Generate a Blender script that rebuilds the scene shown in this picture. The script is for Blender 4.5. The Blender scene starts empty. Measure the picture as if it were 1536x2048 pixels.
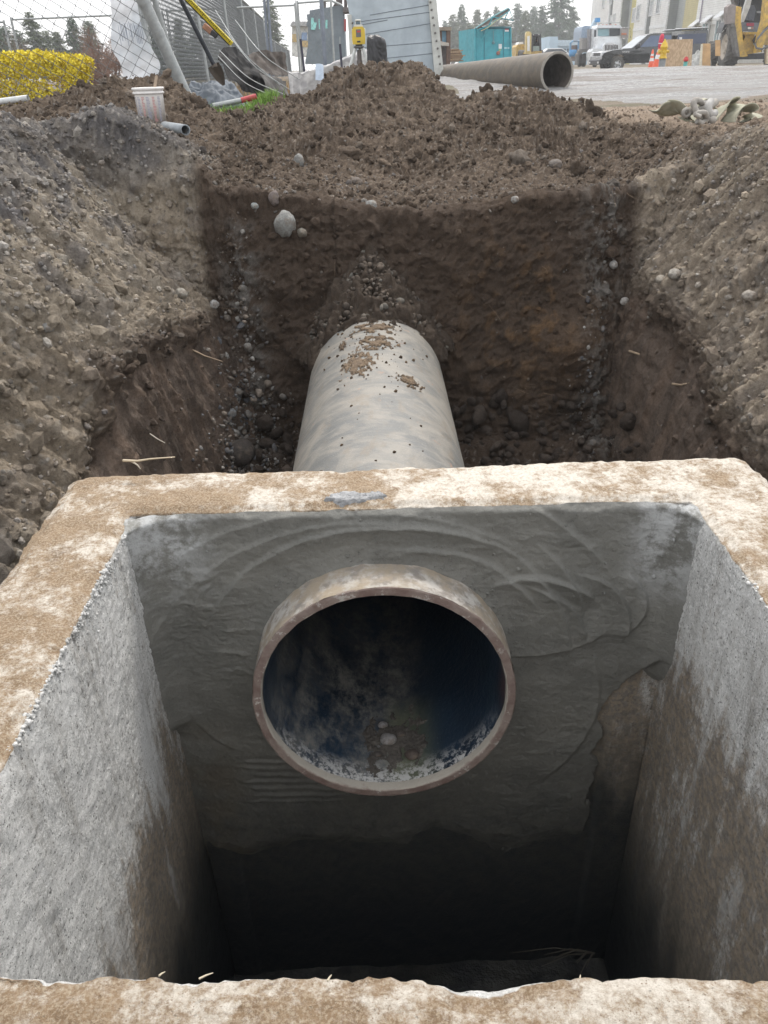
import bpy, math, random
import numpy as np
from mathutils import Vector, Matrix
random.seed(7); rng = np.random.default_rng(7)
R = math.radians
sc = bpy.context.scene
COL = sc.collection

# ---------------------------------------------------------------- camera, sky, sun, exposure
CAM = np.array([0, 0, .9]); PITCH = R(30); ROLL = R(2)
_f = np.array([0, math.cos(PITCH), -math.sin(PITCH)]); _u = np.array([0, math.sin(PITCH), math.cos(PITCH)]); _r = np.array([1., 0, 0])
_R = math.cos(ROLL)*_r - math.sin(ROLL)*_u; _U = math.sin(ROLL)*_r + math.cos(ROLL)*_u
FPX = 1540.
cd = bpy.data.cameras.new('camera'); cam = bpy.data.objects.new('camera', cd); COL.objects.link(cam)
cd.sensor_fit = 'VERTICAL'; cd.sensor_height = 24; cd.lens = 24*FPX/2048; cd.clip_end = 3000; cd.clip_start = .02
cam.matrix_world = Matrix(((_R[0], _U[0], -_f[0], CAM[0]), (_R[1], _U[1], -_f[1], CAM[1]), (_R[2], _U[2], -_f[2], CAM[2]), (0, 0, 0, 1)))
sc.camera = cam
SUN_EL, SUN_AZ = R(58), R(18)          # azimuth from +Y (ahead) towards +X
w = bpy.data.worlds.new('World'); sc.world = w; w.use_nodes = True
nt = w.node_tree; nt.nodes.clear(); N = nt.nodes.new; LK = nt.links.new
sky = N('ShaderNodeTexSky'); sky.sky_type = 'NISHITA'; sky.sun_disc = False; sky.sun_elevation = SUN_EL; sky.sun_rotation = SUN_AZ
sky.air_density = 1; sky.dust_density = 4
tc = N('ShaderNodeTexCoord'); mp = N('ShaderNodeMapping'); mp.inputs['Scale'].default_value = (1, 1, 2.2)
cn = N('ShaderNodeTexNoise'); cn.inputs['Scale'].default_value = 2.2; cn.inputs['Detail'].default_value = 6
cr = N('ShaderNodeValToRGB'); cr.color_ramp.elements[0].position = .3; cr.color_ramp.elements[0].color = (9.0, 9.05, 9.2, 1)
cr.color_ramp.elements[1].position = .7; cr.color_ramp.elements[1].color = (11.5, 11.5, 11.6, 1)
mx = N('ShaderNodeMix'); mx.data_type = 'RGBA'; mx.inputs[0].default_value = .82
bg = N('ShaderNodeBackground'); bg.inputs[1].default_value = .088; wo = N('ShaderNodeOutputWorld')
LK(tc.outputs['Generated'], mp.inputs[0]); LK(mp.outputs[0], cn.inputs['Vector']); LK(cn.outputs[0], cr.inputs[0])
LK(sky.outputs[0], mx.inputs[6]); LK(cr.outputs[0], mx.inputs[7]); LK(mx.outputs[2], bg.inputs[0]); LK(bg.outputs[0], wo.inputs[0])
sl = bpy.data.lights.new('sun', 'SUN'); sl.energy = 1.5; sl.angle = R(10); sl.color = (1, .94, .86)
so = bpy.data.objects.new('sun', sl); COL.objects.link(so)
sd = Vector((math.sin(SUN_AZ)*math.cos(SUN_EL), math.cos(SUN_AZ)*math.cos(SUN_EL), math.sin(SUN_EL)))
so.rotation_euler = sd.to_track_quat('Z', 'Y').to_euler()
sc.view_settings.view_transform = 'Standard'; sc.view_settings.look = 'None'; sc.view_settings.gamma = 1; sc.view_settings.exposure = 1.12

def at(x, y, Y):
    """world point at horizontal distance Y that a photo position looks at (used to measure places)"""
    d = _f + _R*(x-768)/FPX + _U*(1024-y)/FPX
    return Vector(CAM + d*(Y/d[1]))

# ---------------------------------------------------------------- noise
def _hash(ix, iy, iz, seed):
    h = (ix.astype(np.uint32)*np.uint32(374761393) + iy.astype(np.uint32)*np.uint32(668265263) + iz.astype(np.uint32)*np.uint32(2147483647-1) + np.uint32((seed*1442695041) & 0xffffffff))
    h = (h ^ (h >> np.uint32(13)))*np.uint32(1274126177); h ^= h >> np.uint32(16); h = h*np.uint32(2246822519); return h ^ (h >> np.uint32(15))
def perlin(P, seed=0):
    i = np.floor(P).astype(np.int64); f = (P-i).astype(np.float32); u = f*f*f*(f*(f*6-15)+10)
    out = 0
    for dx in (0, 1):
        for dy in (0, 1):
            for dz in (0, 1):
                h = _hash(i[:, 0]+dx, i[:, 1]+dy, i[:, 2]+dz, seed)
                g = ((h & 1023)/511.5-1)*(f[:, 0]-dx) + (((h >> 10) & 1023)/511.5-1)*(f[:, 1]-dy) + (((h >> 20) & 1023)/511.5-1)*(f[:, 2]-dz)
                out = out + g*(u[:, 0] if dx else 1-u[:, 0])*(u[:, 1] if dy else 1-u[:, 1])*(u[:, 2] if dz else 1-u[:, 2])
    return out.astype(np.float32)
def fbm(P, s, o=4, seed=0, g=.5, ridge=False):
    a = 1.; t = 0; P = np.asarray(P, dtype=np.float64)*s
    for k in range(o):
        n = perlin(P + 17.3*k, seed+k)
        t = t + a*((.35-abs(n))*1.6 if ridge else n); a *= g; P = P*2.03
    return t
def worley(P, s, seed=0):
    P = np.asarray(P)*s; i = np.floor(P).astype(np.int64); f = (P-i).astype(np.float32)
    F1 = np.full(len(P), 9., np.float32); idr = np.zeros(len(P), np.float32)
    for dx in (-1, 0, 1):
        for dy in (-1, 0, 1):
            for dz in (-1, 0, 1):
                h = _hash(i[:, 0]+dx, i[:, 1]+dy, i[:, 2]+dz, seed)
                d = (dx+(h & 1023)/1023-f[:, 0])**2 + (dy+((h >> 10) & 1023)/1023-f[:, 1])**2 + (dz+((h >> 20) & 1023)/1023-f[:, 2])**2
                m = d < F1; F1 = np.where(m, d, F1); idr = np.where(m, ((h >> 7) & 1023)/1023, idr)
    return np.sqrt(F1), idr
def ss(a, b, x): t = np.clip((x-a)/(b-a), 0, 1); return t*t*(3-2*t)
def smin(a, b, k): h = np.clip(.5+.5*(b-a)/k, 0, 1); return b*(1-h)+a*h-k*h*(1-h)
def smax(a, b, k): return -smin(-a, -b, k)
def gauss(x, y, cx, cy, sx, sy): return np.exp(-((x-cx)/sx)**2-((y-cy)/sy)**2)

# ---------------------------------------------------------------- mesh helpers
def tag(o, label=None, cat=None, group=None, kind=None):
    for k, v in (('label', label), ('category', cat), ('group', group), ('kind', kind)):
        if v: o[k] = v
    return o
def np_mesh(name, V, F, m, colors=None, smooth=True, parent=None, uv=None, attrs=None):
    V = np.ascontiguousarray(V, dtype=np.float32); F = np.ascontiguousarray(F, dtype=np.int32); k = F.shape[1]
    me = bpy.data.meshes.new(name); me.vertices.add(len(V)); me.vertices.foreach_set('co', V.ravel())
    me.loops.add(F.size); me.loops.foreach_set('vertex_index', F.ravel())
    me.polygons.add(len(F)); me.polygons.foreach_set('loop_start', np.arange(0, F.size, k, dtype=np.int32))
    me.polygons.foreach_set('use_smooth', np.full(len(F), smooth))
    if colors is not None:
        a = me.color_attributes.new('Col', 'FLOAT_COLOR', 'POINT')
        a.data.foreach_set('color', np.ascontiguousarray(np.hstack([colors, np.ones((len(V), 1))]), dtype=np.float32).ravel())
    for n, v in (attrs or {}).items():
        a = me.attributes.new(n, 'FLOAT', 'POINT'); a.data.foreach_set('value', np.ascontiguousarray(v, dtype=np.float32))
    me.update(calc_edges=True); me.validate()
    me.materials.append(m)
    o = bpy.data.objects.new(name, me); COL.objects.link(o)
    if parent: o.parent = parent
    return o
def grid_faces(na, nb, wrap=False):
    a = np.arange(na if wrap else na-1)[:, None]; b = np.arange(nb-1)[None, :]; a2 = (a+1) % na
    return np.stack([a*nb+b, a2*nb+b, a2*nb+b+1, a*nb+b+1], -1).reshape(-1, 4)
def submesh(V, F, mask, **arr):
    F2 = F[mask]; u, inv = np.unique(F2, return_inverse=True)
    return V[u], inv.reshape(F2.shape), {k: v[u] for k, v in arr.items()}
def lines(*segs):
    """segs: (start, end, step) -> concatenated coordinates"""
    out = []
    for a, b, s in segs: n = max(1, int(round((b-a)/s))); out.append(np.linspace(a, b, n, endpoint=False))
    return np.concatenate(out+[np.array([segs[-1][1]])])

# ---------------------------------------------------------------- materials
class NT:
    def __init__(s, name, rough=.8, metal=0):
        s.m = bpy.data.materials.new(name); s.m.use_nodes = True; s.t = s.m.node_tree; s.b = s.t.nodes['Principled BSDF']
        s.b.inputs['Roughness'].default_value = rough; s.b.inputs['Metallic'].default_value = metal
        s.co = s.t.nodes.new('ShaderNodeTexCoord').outputs['Object']
    def n(s, t, **kw):
        x = s.t.nodes.new(t)
        for k, v in kw.items(): setattr(x, k, v)
        return x
    def l(s, a, b): s.t.links.new(a, b)
    def put(s, inp, v):
        if hasattr(v, 'is_output') or isinstance(v, bpy.types.NodeSocket): s.l(v, inp)
        elif isinstance(v, (tuple, list)): inp.default_value = (*v[:3], 1) if len(inp.default_value) == 4 else v
        else: inp.default_value = v
    def noise(s, scale, detail=5, rough=.6, vec=None, stretch=None, dist=0):
        x = s.n('ShaderNodeTexNoise'); x.inputs['Scale'].default_value = scale; x.inputs['Detail'].default_value = detail
        x.inputs['Roughness'].default_value = rough; x.inputs['Distortion'].default_value = dist; v = vec or s.co
        if stretch: mp = s.n('ShaderNodeMapping'); mp.inputs['Scale'].default_value = stretch; s.l(v, mp.inputs[0]); v = mp.outputs[0]
        s.l(v, x.inputs['Vector']); return x.outputs[0]
    def vor(s, scale, feature='F1', stretch=None, out='Distance'):
        x = s.n('ShaderNodeTexVoronoi'); x.feature = feature; x.inputs['Scale'].default_value = scale; v = s.co
        if stretch: mp = s.n('ShaderNodeMapping'); mp.inputs['Scale'].default_value = stretch; s.l(v, mp.inputs[0]); v = mp.outputs[0]
        s.l(v, x.inputs['Vector']); return x.outputs[out]
    def ramp(s, v, a, b, c0=0, c1=1):
        x = s.n('ShaderNodeMapRange'); x.interpolation_type = 'SMOOTHSTEP'; s.put(x.inputs[0], v)
        for i, k in enumerate((a, b, c0, c1)): s.put(x.inputs[i+1], k)
        return x.outputs[0]
    def math(s, op, a, b=0.):
        x = s.n('ShaderNodeMath', operation=op); s.put(x.inputs[0], a); s.put(x.inputs[1], b); return x.outputs[0]
    def mix(s, f, a, b, mode='MIX'):
        x = s.n('ShaderNodeMix', data_type='RGBA', blend_type=mode); s.put(x.inputs[0], f); s.put(x.inputs[6], a); s.put(x.inputs[7], b); return x.outputs[2]
    def attr(s, n, out='Fac'): x = s.n('ShaderNodeAttribute', attribute_name=n); return x.outputs[out]
    def sep(s, i):
        x = s.n('ShaderNodeSeparateXYZ'); s.l(s.co, x.inputs[0]); return x.outputs[i]
    def nrm(s, i):
        g = s.n('ShaderNodeNewGeometry'); x = s.n('ShaderNodeSeparateXYZ'); s.l(g.outputs['Normal'], x.inputs[0]); return x.outputs[i]
    def bump(s, h, dist=.01, st=1.):
        x = s.n('ShaderNodeBump'); x.inputs['Strength'].default_value = st; x.inputs['Distance'].default_value = dist; s.put(x.inputs['Height'], h)
        if getattr(s, 'lastb', None): s.l(s.lastb, x.inputs['Normal'])
        s.lastb = x.outputs[0]; s.l(x.outputs[0], s.b.inputs['Normal']); return s
    def color(s, c): s.put(s.b.inputs['Base Color'], c); return s
    def rough(s, r): s.put(s.b.inputs['Roughness'], r); return s
_mc = {}
def mat(name, c, rough=.7, metal=0, var=.25, scale=8, bump=0, bs=60, c2=None, coat=0):
    if name in _mc: return _mc[name]
    n = NT(name, rough, metal); f = n.ramp(n.noise(scale, 6, .65), .35, .65)
    c2 = c2 or tuple(x*(1-var) for x in c)
    n.color(n.mix(f, c, c2)); n.rough(n.ramp(n.noise(scale*3), .3, .7, max(0, rough-.1), min(1, rough+.1)))
    if bump: n.bump(n.noise(bs, 4), bump)
    if coat: n.b.inputs['Coat Weight'].default_value = coat
    _mc[name] = n.m; return n.m

class MB:
    """collects shapes and links them as one mesh object"""
    def __init__(s): s.v = []; s.f = []; s.sm = []
    def add(s, v, f, smooth=False):
        k = len(s.v); s.v += [tuple(p) for p in v]; s.f += [tuple(i+k for i in q) for q in f]; s.sm += [smooth]*len(f); return s
    def box(s, c, d, rot=None, bev=0):
        """centre, full dimensions; bevelled when bev > 0"""
        hx, hy, hz = d[0]/2, d[1]/2, d[2]/2
        if bev:
            b = min(bev, hx*.9, hy*.9, hz*.9); V = []; F = []
            idx = {}
            for sx in (-1, 1):
                for sy in (-1, 1):
                    for sz in (-1, 1):
                        for ax, p in enumerate(((sx*hx, sy*(hy-b), sz*(hz-b)), (sx*(hx-b), sy*hy, sz*(hz-b)), (sx*(hx-b), sy*(hy-b), sz*hz))):
                            idx[(sx, sy, sz, ax)] = len(V); V.append(p)
            for sg in (-1, 1):
                F.append([idx[(sg, a, b_, 0)] for a, b_ in ((-1, -1), (1, -1), (1, 1), (-1, 1))][::sg])
                F.append([idx[(a, sg, b_, 1)] for a, b_ in ((-1, -1), (-1, 1), (1, 1), (1, -1))][::sg])
                F.append([idx[(a, b_, sg, 2)] for a, b_ in ((-1, -1), (1, -1), (1, 1), (-1, 1))][::sg])
            for a in (-1, 1):
                for c_ in (-1, 1):
                    F.append([idx[(a, c_, -1, 0)], idx[(a, c_, -1, 1)], idx[(a, c_, 1, 1)], idx[(a, c_, 1, 0)]])
                    F.append([idx[(a, -1, c_, 0)], idx[(a, -1, c_, 2)], idx[(a, 1, c_, 2)], idx[(a, 1, c_, 0)]])
                    F.append([idx[(-1, a, c_, 1)], idx[(-1, a, c_, 2)], idx[(1, a, c_, 2)], idx[(1, a, c_, 1)]])
            for sx in (-1, 1):
                for sy in (-1, 1):
                    for sz in (-1, 1): F.append([idx[(sx, sy, sz, k)] for k in range(3)])
        else:
            V = [(x, y, z) for x in (-hx, hx) for y in (-hy, hy) for z in (-hz, hz)]
            F = [(0, 1, 3, 2), (4, 6, 7, 5), (0, 4, 5, 1), (2, 3, 7, 6), (0, 2, 6, 4), (1, 5, 7, 3)]
        c = Vector(c); M = rot or Matrix.Identity(3)
        return s.add([M @ Vector(p) + c for p in V], F)
    def tube(s, pts, r, n=8, caps=True, smooth=True):
        pts = [Vector(p) for p in pts]; rs = r if isinstance(r, (list, tuple)) else [r]*len(pts); V = []; F = []
        up = None
        for i, p in enumerate(pts):
            t = (pts[min(i+1, len(pts)-1)]-pts[max(i-1, 0)]).normalized()
            if up is None: up = Vector((0, 0, 1)) if abs(t.z) < .9 else Vector((1, 0, 0))
            a = t.cross(up); a = a.normalized() if a.length > 1e-4 else t.orthogonal().normalized(); b = t.cross(a); up = -b if False else up
            V += [p + a*math.cos(2*math.pi*k/n)*rs[i] + b*math.sin(2*math.pi*k/n)*rs[i] for k in range(n)]
        for i in range(len(pts)-1): F += [(i*n+k, i*n+(k+1) % n, (i+1)*n+(k+1) % n, (i+1)*n+k) for k in range(n)]
        s.add(V, F, smooth)
        if caps: s.add(V[:n], [tuple(range(n))[::-1]]); s.add(V[-n:], [tuple(range(n))])
        return s
    def lathe(s, prof, c=(0, 0, 0), axis='z', n=24, smooth=True, M=None):
        """prof: (radius, height) pairs"""
        V = []; F = []
        for r, h in prof:
            for k in range(n):
                a = 2*math.pi*k/n; x, y = r*math.cos(a), r*math.sin(a)
                p = {'z': (x, y, h), 'y': (x, h, y), 'x': (h, x, y)}[axis]; p = Vector(p)
                V.append((M @ p if M else p)+Vector(c))
        for i in range(len(prof)-1): F += [(i*n+k, i*n+(k+1) % n, (i+1)*n+(k+1) % n, (i+1)*n+k) for k in range(n)]
        return s.add(V, F, smooth)
    def prism(s, prof, y0, y1, axis='y', hw=None):
        """polygon (x, z) extruded along an axis; hw gives each point its own half width"""
        n = len(prof); A = []; B = []
        for i, (a, b) in enumerate(prof):
            u0, u1 = (y0, y1) if hw is None else (-hw[i], hw[i])
            mk = (lambda u: (a, u, b)) if axis == 'y' else ((lambda u: (u, a, b)) if axis == 'x' else (lambda u: (a, b, u)))
            A.append(mk(u0)); B.append(mk(u1))
        return s.add(A+B, [tuple(range(n)), tuple(range(2*n-1, n-1, -1))]+[(i, i+n, (i+1) % n+n, (i+1) % n) for i in range(n)])
    def quad(s, *p): return s.add(p, [tuple(range(len(p)))])
    def build(s, name, m, parent=None, loc=None, rz=0, **kw):
        me = bpy.data.meshes.new(name); me.from_pydata(s.v, [], s.f); me.materials.append(m)
        me.polygons.foreach_set('use_smooth', s.sm); me.update()
        o = bpy.data.objects.new(name, me); COL.objects.link(o)
        if parent: o.parent = parent
        if loc is not None: o.location = loc; o.rotation_euler = (0, 0, rz)
        return tag(o, **kw)
def empty(name, loc, rz=0, rot=None, **kw):
    o = bpy.data.objects.new(name, None); COL.objects.link(o); o.location = loc; o.rotation_euler = rot or (0, 0, rz); o.empty_display_size = .1
    return tag(o, **kw)
def copy_tree(o, parent=None):
    c = o.copy(); COL.objects.link(c); c.parent = parent
    for ch in list(o.children): copy_tree(ch, c)
    return c
def rotz(a): return Matrix.Rotation(a, 3, 'Z')
def rot(x=0, y=0, z=0): return Matrix.Rotation(z, 3, 'Z') @ Matrix.Rotation(y, 3, 'Y') @ Matrix.Rotation(x, 3, 'X')

# ---------------------------------------------------------------- terrain
FLOOR = -.93
def wob(y, s, k): return .03*np.sin(y*2.1+s)+.02*np.sin(y*5.3+k)
def xL(y): return -.86 + .05*ss(2.5, 3.9, y) + wob(y, 0, 1)*.7
def xR(y): return 1.27 + wob(y, 2, 3) - .22*ss(2.6, 1.6, y)*0
def ground_h(x, y):
    left = ss(.3, -.9, x)
    g = .50 + .11*ss(.3, 1.2, x)*ss(4.9, 3.4, y) + .13*left*ss(9, 5, y) + .05*left*ss(4.6, 3.4, y) - .04*ss(3, 8, y) - .1*ss(8, 14, y)
    g = g + .07*gauss(x, y, -1.4, 3.9, .5, .8) + .09*gauss(x, y, -1.27, 4.35, .2, .36) - .04*gauss(x, y, -1.0, 4.4, .2, .3)
    # bench dug down behind the trench end
    bench = ss(-.98, -.72, x)*ss(1.75, 1.25, x)*ss(6.6, 4.6, y)*ss(1, 3.2, y)
    g = g - .22*bench
    # spoil heaps
    g = g + .43*gauss(x, y, .04, 7.9, .62, 1.1) + .12*gauss(x, y, .47, 7.9, .25, .5) + .06*gauss(x, y, -.32, 7.9, .2, .5) + .12*gauss(x, y, -.85, 7.7, .25, .6)
    g = g + .24*gauss(x, y, 1.08, 6.7, .36, .7) + .13*gauss(x, y, 1.5, 6.5, .22, .45)
    g = g + .24*gauss(x, y, -1.72, 6.2, .45, .7) + .12*gauss(x, y, -1.42, 6.3, .2, .5) + .13*gauss(x, y, -2.35, 6.4, .5, .7)
    g = g - .08*gauss(x, y, -.85, 5.0, .3, .8) - .13*gauss(x, y, 2.9, 7.6, 1.3, 2.2) - .05*gauss(x, y, 3.5, 11, 2, 3)
    # the road swells up to a crest and drops again
    g = g + ss(13, 23, y)*(.36 - .0095*np.clip(x, -12, 12)*1.0) - ss(24, 33, y)*(.36 - .0095*np.clip(x, -12, 12)) - .0*y
    return g
def ztl(y): return np.interp(y, [0, 1.9, 2.15, 2.45, 3.2, 3.75, 9], [-.45, -.38, -.22, .02, -.05, -.17, -.17])
def ztr(y): return np.interp(y, [0, 2.2, 2.8, 3.3, 3.8, 9], [-.5, -.42, -.30, -.14, -.10, -.1])
def trench_h(x, y):
    zt = ztl(y)
    l = xL(y)-x; a = FLOOR + ss(-.10, .05, l)*(zt-FLOOR); zl = np.where(l > 0, a + np.maximum(0, l-.02)*(1.22+.12*np.sin(y*3)), a)
    zt2 = ztr(y)
    r_ = x-xR(y); a = FLOOR + ss(-.13, .05, r_)*(zt2-FLOOR); zr = np.where(r_ > 0, a + np.maximum(0, r_-.02)*1.45, a)
    s_ = y-3.70-.03*np.sin(x*5)
    zb = FLOOR + .14*ss(-.7, 0, s_) + 1.1*ss(-.05, .34, s_) + np.maximum(0, s_-.30)*3
    zf = FLOOR + ss(.1, -.25, y-.15)*2.2
    return smax(smax(zl, zr, .05), smax(zb, zf, .03), .07)
def terr(x, y): return smin(ground_h(x, y), trench_h(x, y), .05)

def build_terrain():
    us = lines((-400, -60, 30), (-60, -15, 4), (-15, -5, .5), (-5, -2.4, .06), (-2.4, -1.0, .011), (-1.0, -.93, .006), (-.93, -.74, .0022), (-.74, 1.1, .0095),
               (1.1, 1.35, .0025), (1.35, 2.4, .0095), (2.4, 4, .03), (4, 15, .12), (15, 60, 3), (60, 400, 30))
    vs = lines((-60, -5, 8), (-5, -1, .5), (-1, 1.2, .05), (1.2, 3.62, .0105), (3.62, 3.98, .0022), (3.98, 4.08, .006), (4.08, 5.5, .0115), (5.5, 8.6, .016), (8.6, 12, .04), (12, 36, .12), (36, 100, 3), (100, 1200, 60))
    X, Y = np.meshgrid(us, vs, indexing='ij'); na, nb = X.shape
    near = (Y > .6) & (Y < 4.3)
    wx = ss(.5, 1.2, Y)*ss(4.6, 4.0, Y)
    X = X + wx*np.where(X < -.2, (xL(Y)+.86)*np.exp(-((X+.86)/.6)**2), wob(Y, 2, 3)*np.exp(-((X-1.27)/.6)**2))
    Z = terr(X, Y)
    P = np.stack([X, Y, Z], -1)
    du = np.gradient(P, axis=0); dv = np.gradient(P, axis=1); Nn = np.cross(du, dv); Nn /= np.linalg.norm(Nn, axis=-1, keepdims=True)+1e-9
    P = P.reshape(-1, 3); Nn = Nn.reshape(-1, 3); x, y, z = P.T
    c = np.zeros((len(P), 3)); disp = np.zeros(len(P))
    sel = np.where((y > .9) & (y < 13) & (abs(x) < 5))[0]; Q = P[sel]; qx, qy, qz = Q.T; qn = Nn[sel]
    n4b = fbm(Q, 4, 4, 11, .55)
    tr = ((qy < 4.3) & (qy > .7))
    lb = ss(.02, .10, xL(qy)-qx)*ss(4.9, 4.4, qy)          # left bank
    rb = ss(.02, .10, qx-xR(qy))*ss(4.3, 4.0, qy)*ss(2.4, 2.0, qx)
    clayL = ss(.05, -.04, qz-ztl(qy)+.03-.10*n4b)*(qx < xL(qy)+.12)*(qx < -.6)*ss(4.0, 3.75, qy)
    clayR = ss(.05, -.05, qz-ztr(qy)+.04-.14*n4b)*ss(-.14, -.04, qx-xR(qy))*ss(3.95, 3.7, qy)
    bank = np.clip(lb+rb, 0, 1)*(1-np.clip(clayL+clayR, 0, 1)); clay = np.clip(clayL+clayR, 0, 1)
    loose = (1-bank)*(1-clay)
    big = fbm(Q, 1.7, 4, 3); n4 = fbm(Q, 5, 5, 11, .55); n14 = fbm(Q, 15, 4, 21, .6); n40 = fbm(Q, 44, 3, 31, .6); rid = fbm(Q, 9, 4, 5, .55, True)
    w1, i1 = worley(Q+.02*n14[:, None], 19, 1); w2, i2 = worley(Q, 48, 2); w3, i3 = worley(Q, 95, 4)
    # bank striation coordinates: teeth marks run down the face, slanting
    sa = np.stack([qy*10+qz*2.2, (abs(qx)-qz)*.9, qx*1.2], -1); stri = fbm(sa, 1.0, 5, 41, .6)
    sb = np.stack([qy*30+qz*7, (abs(qx)-qz)*1.6, qy*2.5], -1); stri2 = fbm(sb, 1.0, 3, 47, .6)
    clod = np.maximum(0, .62-w1)*(i1 > .35); clod2 = np.maximum(0, .6-w2)*(i2 > .25); peb = np.maximum(0, .55-w3)*(i3 > .4)
    fl = ss(3.3, 3.9, qy)
    dl = .050*big*ss(4.2, 5, qy) + .075*n4 + .030*n14 + .016*n40 + .040*clod + .020*clod2 + .010*peb + .022*rid
    sr = fbm(np.stack([qy*16+qz*3+.15*n4, (abs(qx)-qz)*1.1, qx*1.5], -1), 1.0, 4, 43, .6, True)
    pk = 1-.8*gauss(qx, qy, -1.2, 4.3, .45, .5)
    dbk = .045*big + .022*n4 + (.046*stri + .030*stri2 + .030*sr)*pk + .013*n14 + .018*n40 + .022*clod2 + .020*peb + .04*clod*(i1 > .82)
    bulge = .11*np.exp(-((qx-.98)/.20)**2-((qz+.36)/.15)**2)*(qy > 3.3)
    dcl = .03*big + .018*n4 + .028*stri + .016*stri2 + .012*n14 + .007*n40 + .010*clod2*(i2 > .6) + .03*clod*(i1 > .9) + .02*n14*ss(.1, .3, big)
    endf = ((qy > 3.55) & (qy < 4.15))*1.
    calm = 1-.45*ss(4.0, 4.2, qy)*ss(5.6, 4.9, qy); d = loose*(dl*calm*(1-.35*endf)*(1-5*bulge) + bulge) + bank*dbk + clay*dcl
    # undercut line between bank and clay on both sides, rounded overhang
    d = d*ss(.9, 1.15, qy)
    d = d*ss(12, 8, qy)
    disp[sel] = d
    # colours of the soils themselves
    brown = np.array([.080, .058, .043]); mound = np.array([.112, .084, .062]); tan = np.array([.255, .222, .178]); grey = np.array([.125, .122, .125]); claycol = np.array([.168, .132, .108])
    sand = np.array([.22, .175, .125]); dust = np.array([.27, .215, .165]); rust = np.array([.21, .12, .05])
    def mixc(a, b, t): return a*(1-t[:, None]) + b*t[:, None]
    cc = np.tile(mound, (len(Q), 1))
    cc = mixc(cc, dust, ss(-.15, .35, big+.2*n14)*.35*ss(4.3, 6, qy))
    cc = mixc(cc, mound*.62, ss(-.05, .35, n4+.5*n14)*.75)
    cc = mixc(cc, dust*1.0, (i2 > .6)*ss(.6, .3, w2)*.45); cc = cc*(1+.35*n14+.35*n4)[:, None]
    cc = mixc(cc, brown, (tr & (qy > 3.0)).astype(float)*ss(4.22, 4.0, qy)*.95)
    cc = mixc(cc, brown*1.1, ss(3.3, 3.0, qy))
    cc = mixc(cc, np.array([.115, .078, .052]), np.clip(bulge*8, 0, 1)*.8)
    cc = mixc(cc, rust, endf*np.exp(-((qx-.75)/.3)**2-((qz+.2)/.35)**2)*ss(.0, .35, n14+.5*n4)*.45)
    # flat ground on the right is drier and paler
    cc = mixc(cc, dust*1.12, ss(1.7, 2.4, qx-.25*(qy-6)*0)*ss(5.2, 7, qy+qx*.5)*.85)
    lc = mixc(np.tile(tan, (len(Q), 1)), grey, ss(-.05, .25, (qz-.42)+.35*n4+.18*stri)*.85)
    lc = mixc(lc, np.array([.115, .112, .118]), ss(-.05, .3, n4+.4*stri)*.55)
    lc = mixc(lc, tan*.72, ss(.0, .5, stri+.5*n14)*.6); lc = mixc(lc, np.array([.33, .31, .275]), ss(.12, .5, n14-.3*n4)*.5)
    lc = mixc(lc, sand*.85, ss(-.1, .3, -big+.3*n14)*.4*ss(.5, .2, qz))
    rc = mixc(np.tile(np.array([.225, .19, .152]), (len(Q), 1)), np.array([.33, .285, .225]), ss(-.1, .4, stri2+.6*n14)*.6)
    rc = mixc(rc, np.array([.12, .105, .092]), ss(.0, .45, n4-stri)*.6)
    bcol = np.where((qx < 0)[:, None], lc, rc)
    edge = ss(.16, .0, abs(qz-ztl(qy)))*(qx < 0); bcol = mixc(bcol, claycol*.7, edge*.5*ss(-.2, .3, n4))
    bcol = mixc(bcol, bcol*1.35, ss(.0, .35, stri2-.3*n14)*.6); bcol = mixc(bcol, bcol*.62, ss(.0, .35, -sr+.2*stri2)*.6)
    bcol = bcol*1.38
    peak = gauss(qx, qy, -1.12, 4.3, .3, .45)*ss(.45, .6, qz); bcol = mixc(bcol, np.array([.10, .095, .095]), peak*.8)
    cc = mixc(cc, bcol, bank)
    cl = mixc(np.tile(claycol, (len(Q), 1)), np.array([.20, .145, .11]), ss(-.2, .4, stri)*.7); cl = mixc(cl, claycol*.55, ss(.0, .5, n14+stri2*.6)*.7)
    cc = mixc(cc, cl, clay)
    # gravel bedding seams in both back corners
    seam = ss(-.15, .25, n14+.5*n40)*((np.exp(-((qx+.66-.05*(qz+.3)*0)/.10)**2)*ss(.35, .1, qz)) + .9*np.exp(-((qx-1.12-.1*n4)/.10)**2))*ss(3.3, 3.6, qy)*ss(4.3, 4.0, qy)
    cc = mixc(cc, np.array([.19, .185, .175]), np.clip(seam*.8, 0, .7)*loose)
    pid = (i3 > .88)*ss(.5, .3, w3)+(i2 > .93)*ss(.5, .3, w2); cc = mixc(cc, np.array([.36, .34, .31])*(.5+i3[:, None]*.6), np.clip(pid, 0, 1)*(bank*.8+loose*.35*(1-endf)))
    # shadowless dark crevice dirt is left to the light
    c[:] = np.array([.24, .20, .16]); c[sel] = cc
    far = (y > 11) | (abs(x) > 4.6)
    fn = fbm(P[far], .9, 3, 61); c[far] = mixc(np.tile(np.array([.21, .175, .14]), (far.sum(), 1)), np.array([.15, .14, .10]), ss(-.2, .3, fn))
    rm = (y > 8) & (y < 40) & (abs(x) < 30); Qr = P[rm]*np.array([.35, 1.6, 1]); disp[rm] += (.035*fbm(Qr, 1, 4, 65, .6)+.02*fbm(Qr, 5, 3, 66, .6, True))*ss(8, 13, P[rm][:, 1])
    P = P + Nn*disp[:, None]
    F = grid_faces(na, nb)
    fc = P[F].mean(1); fx, fy = fc[:, 0], fc[:, 1]
    n2 = fbm(np.stack([fx, fy*.6, fx*0], -1), .5, 3, 77)
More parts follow.
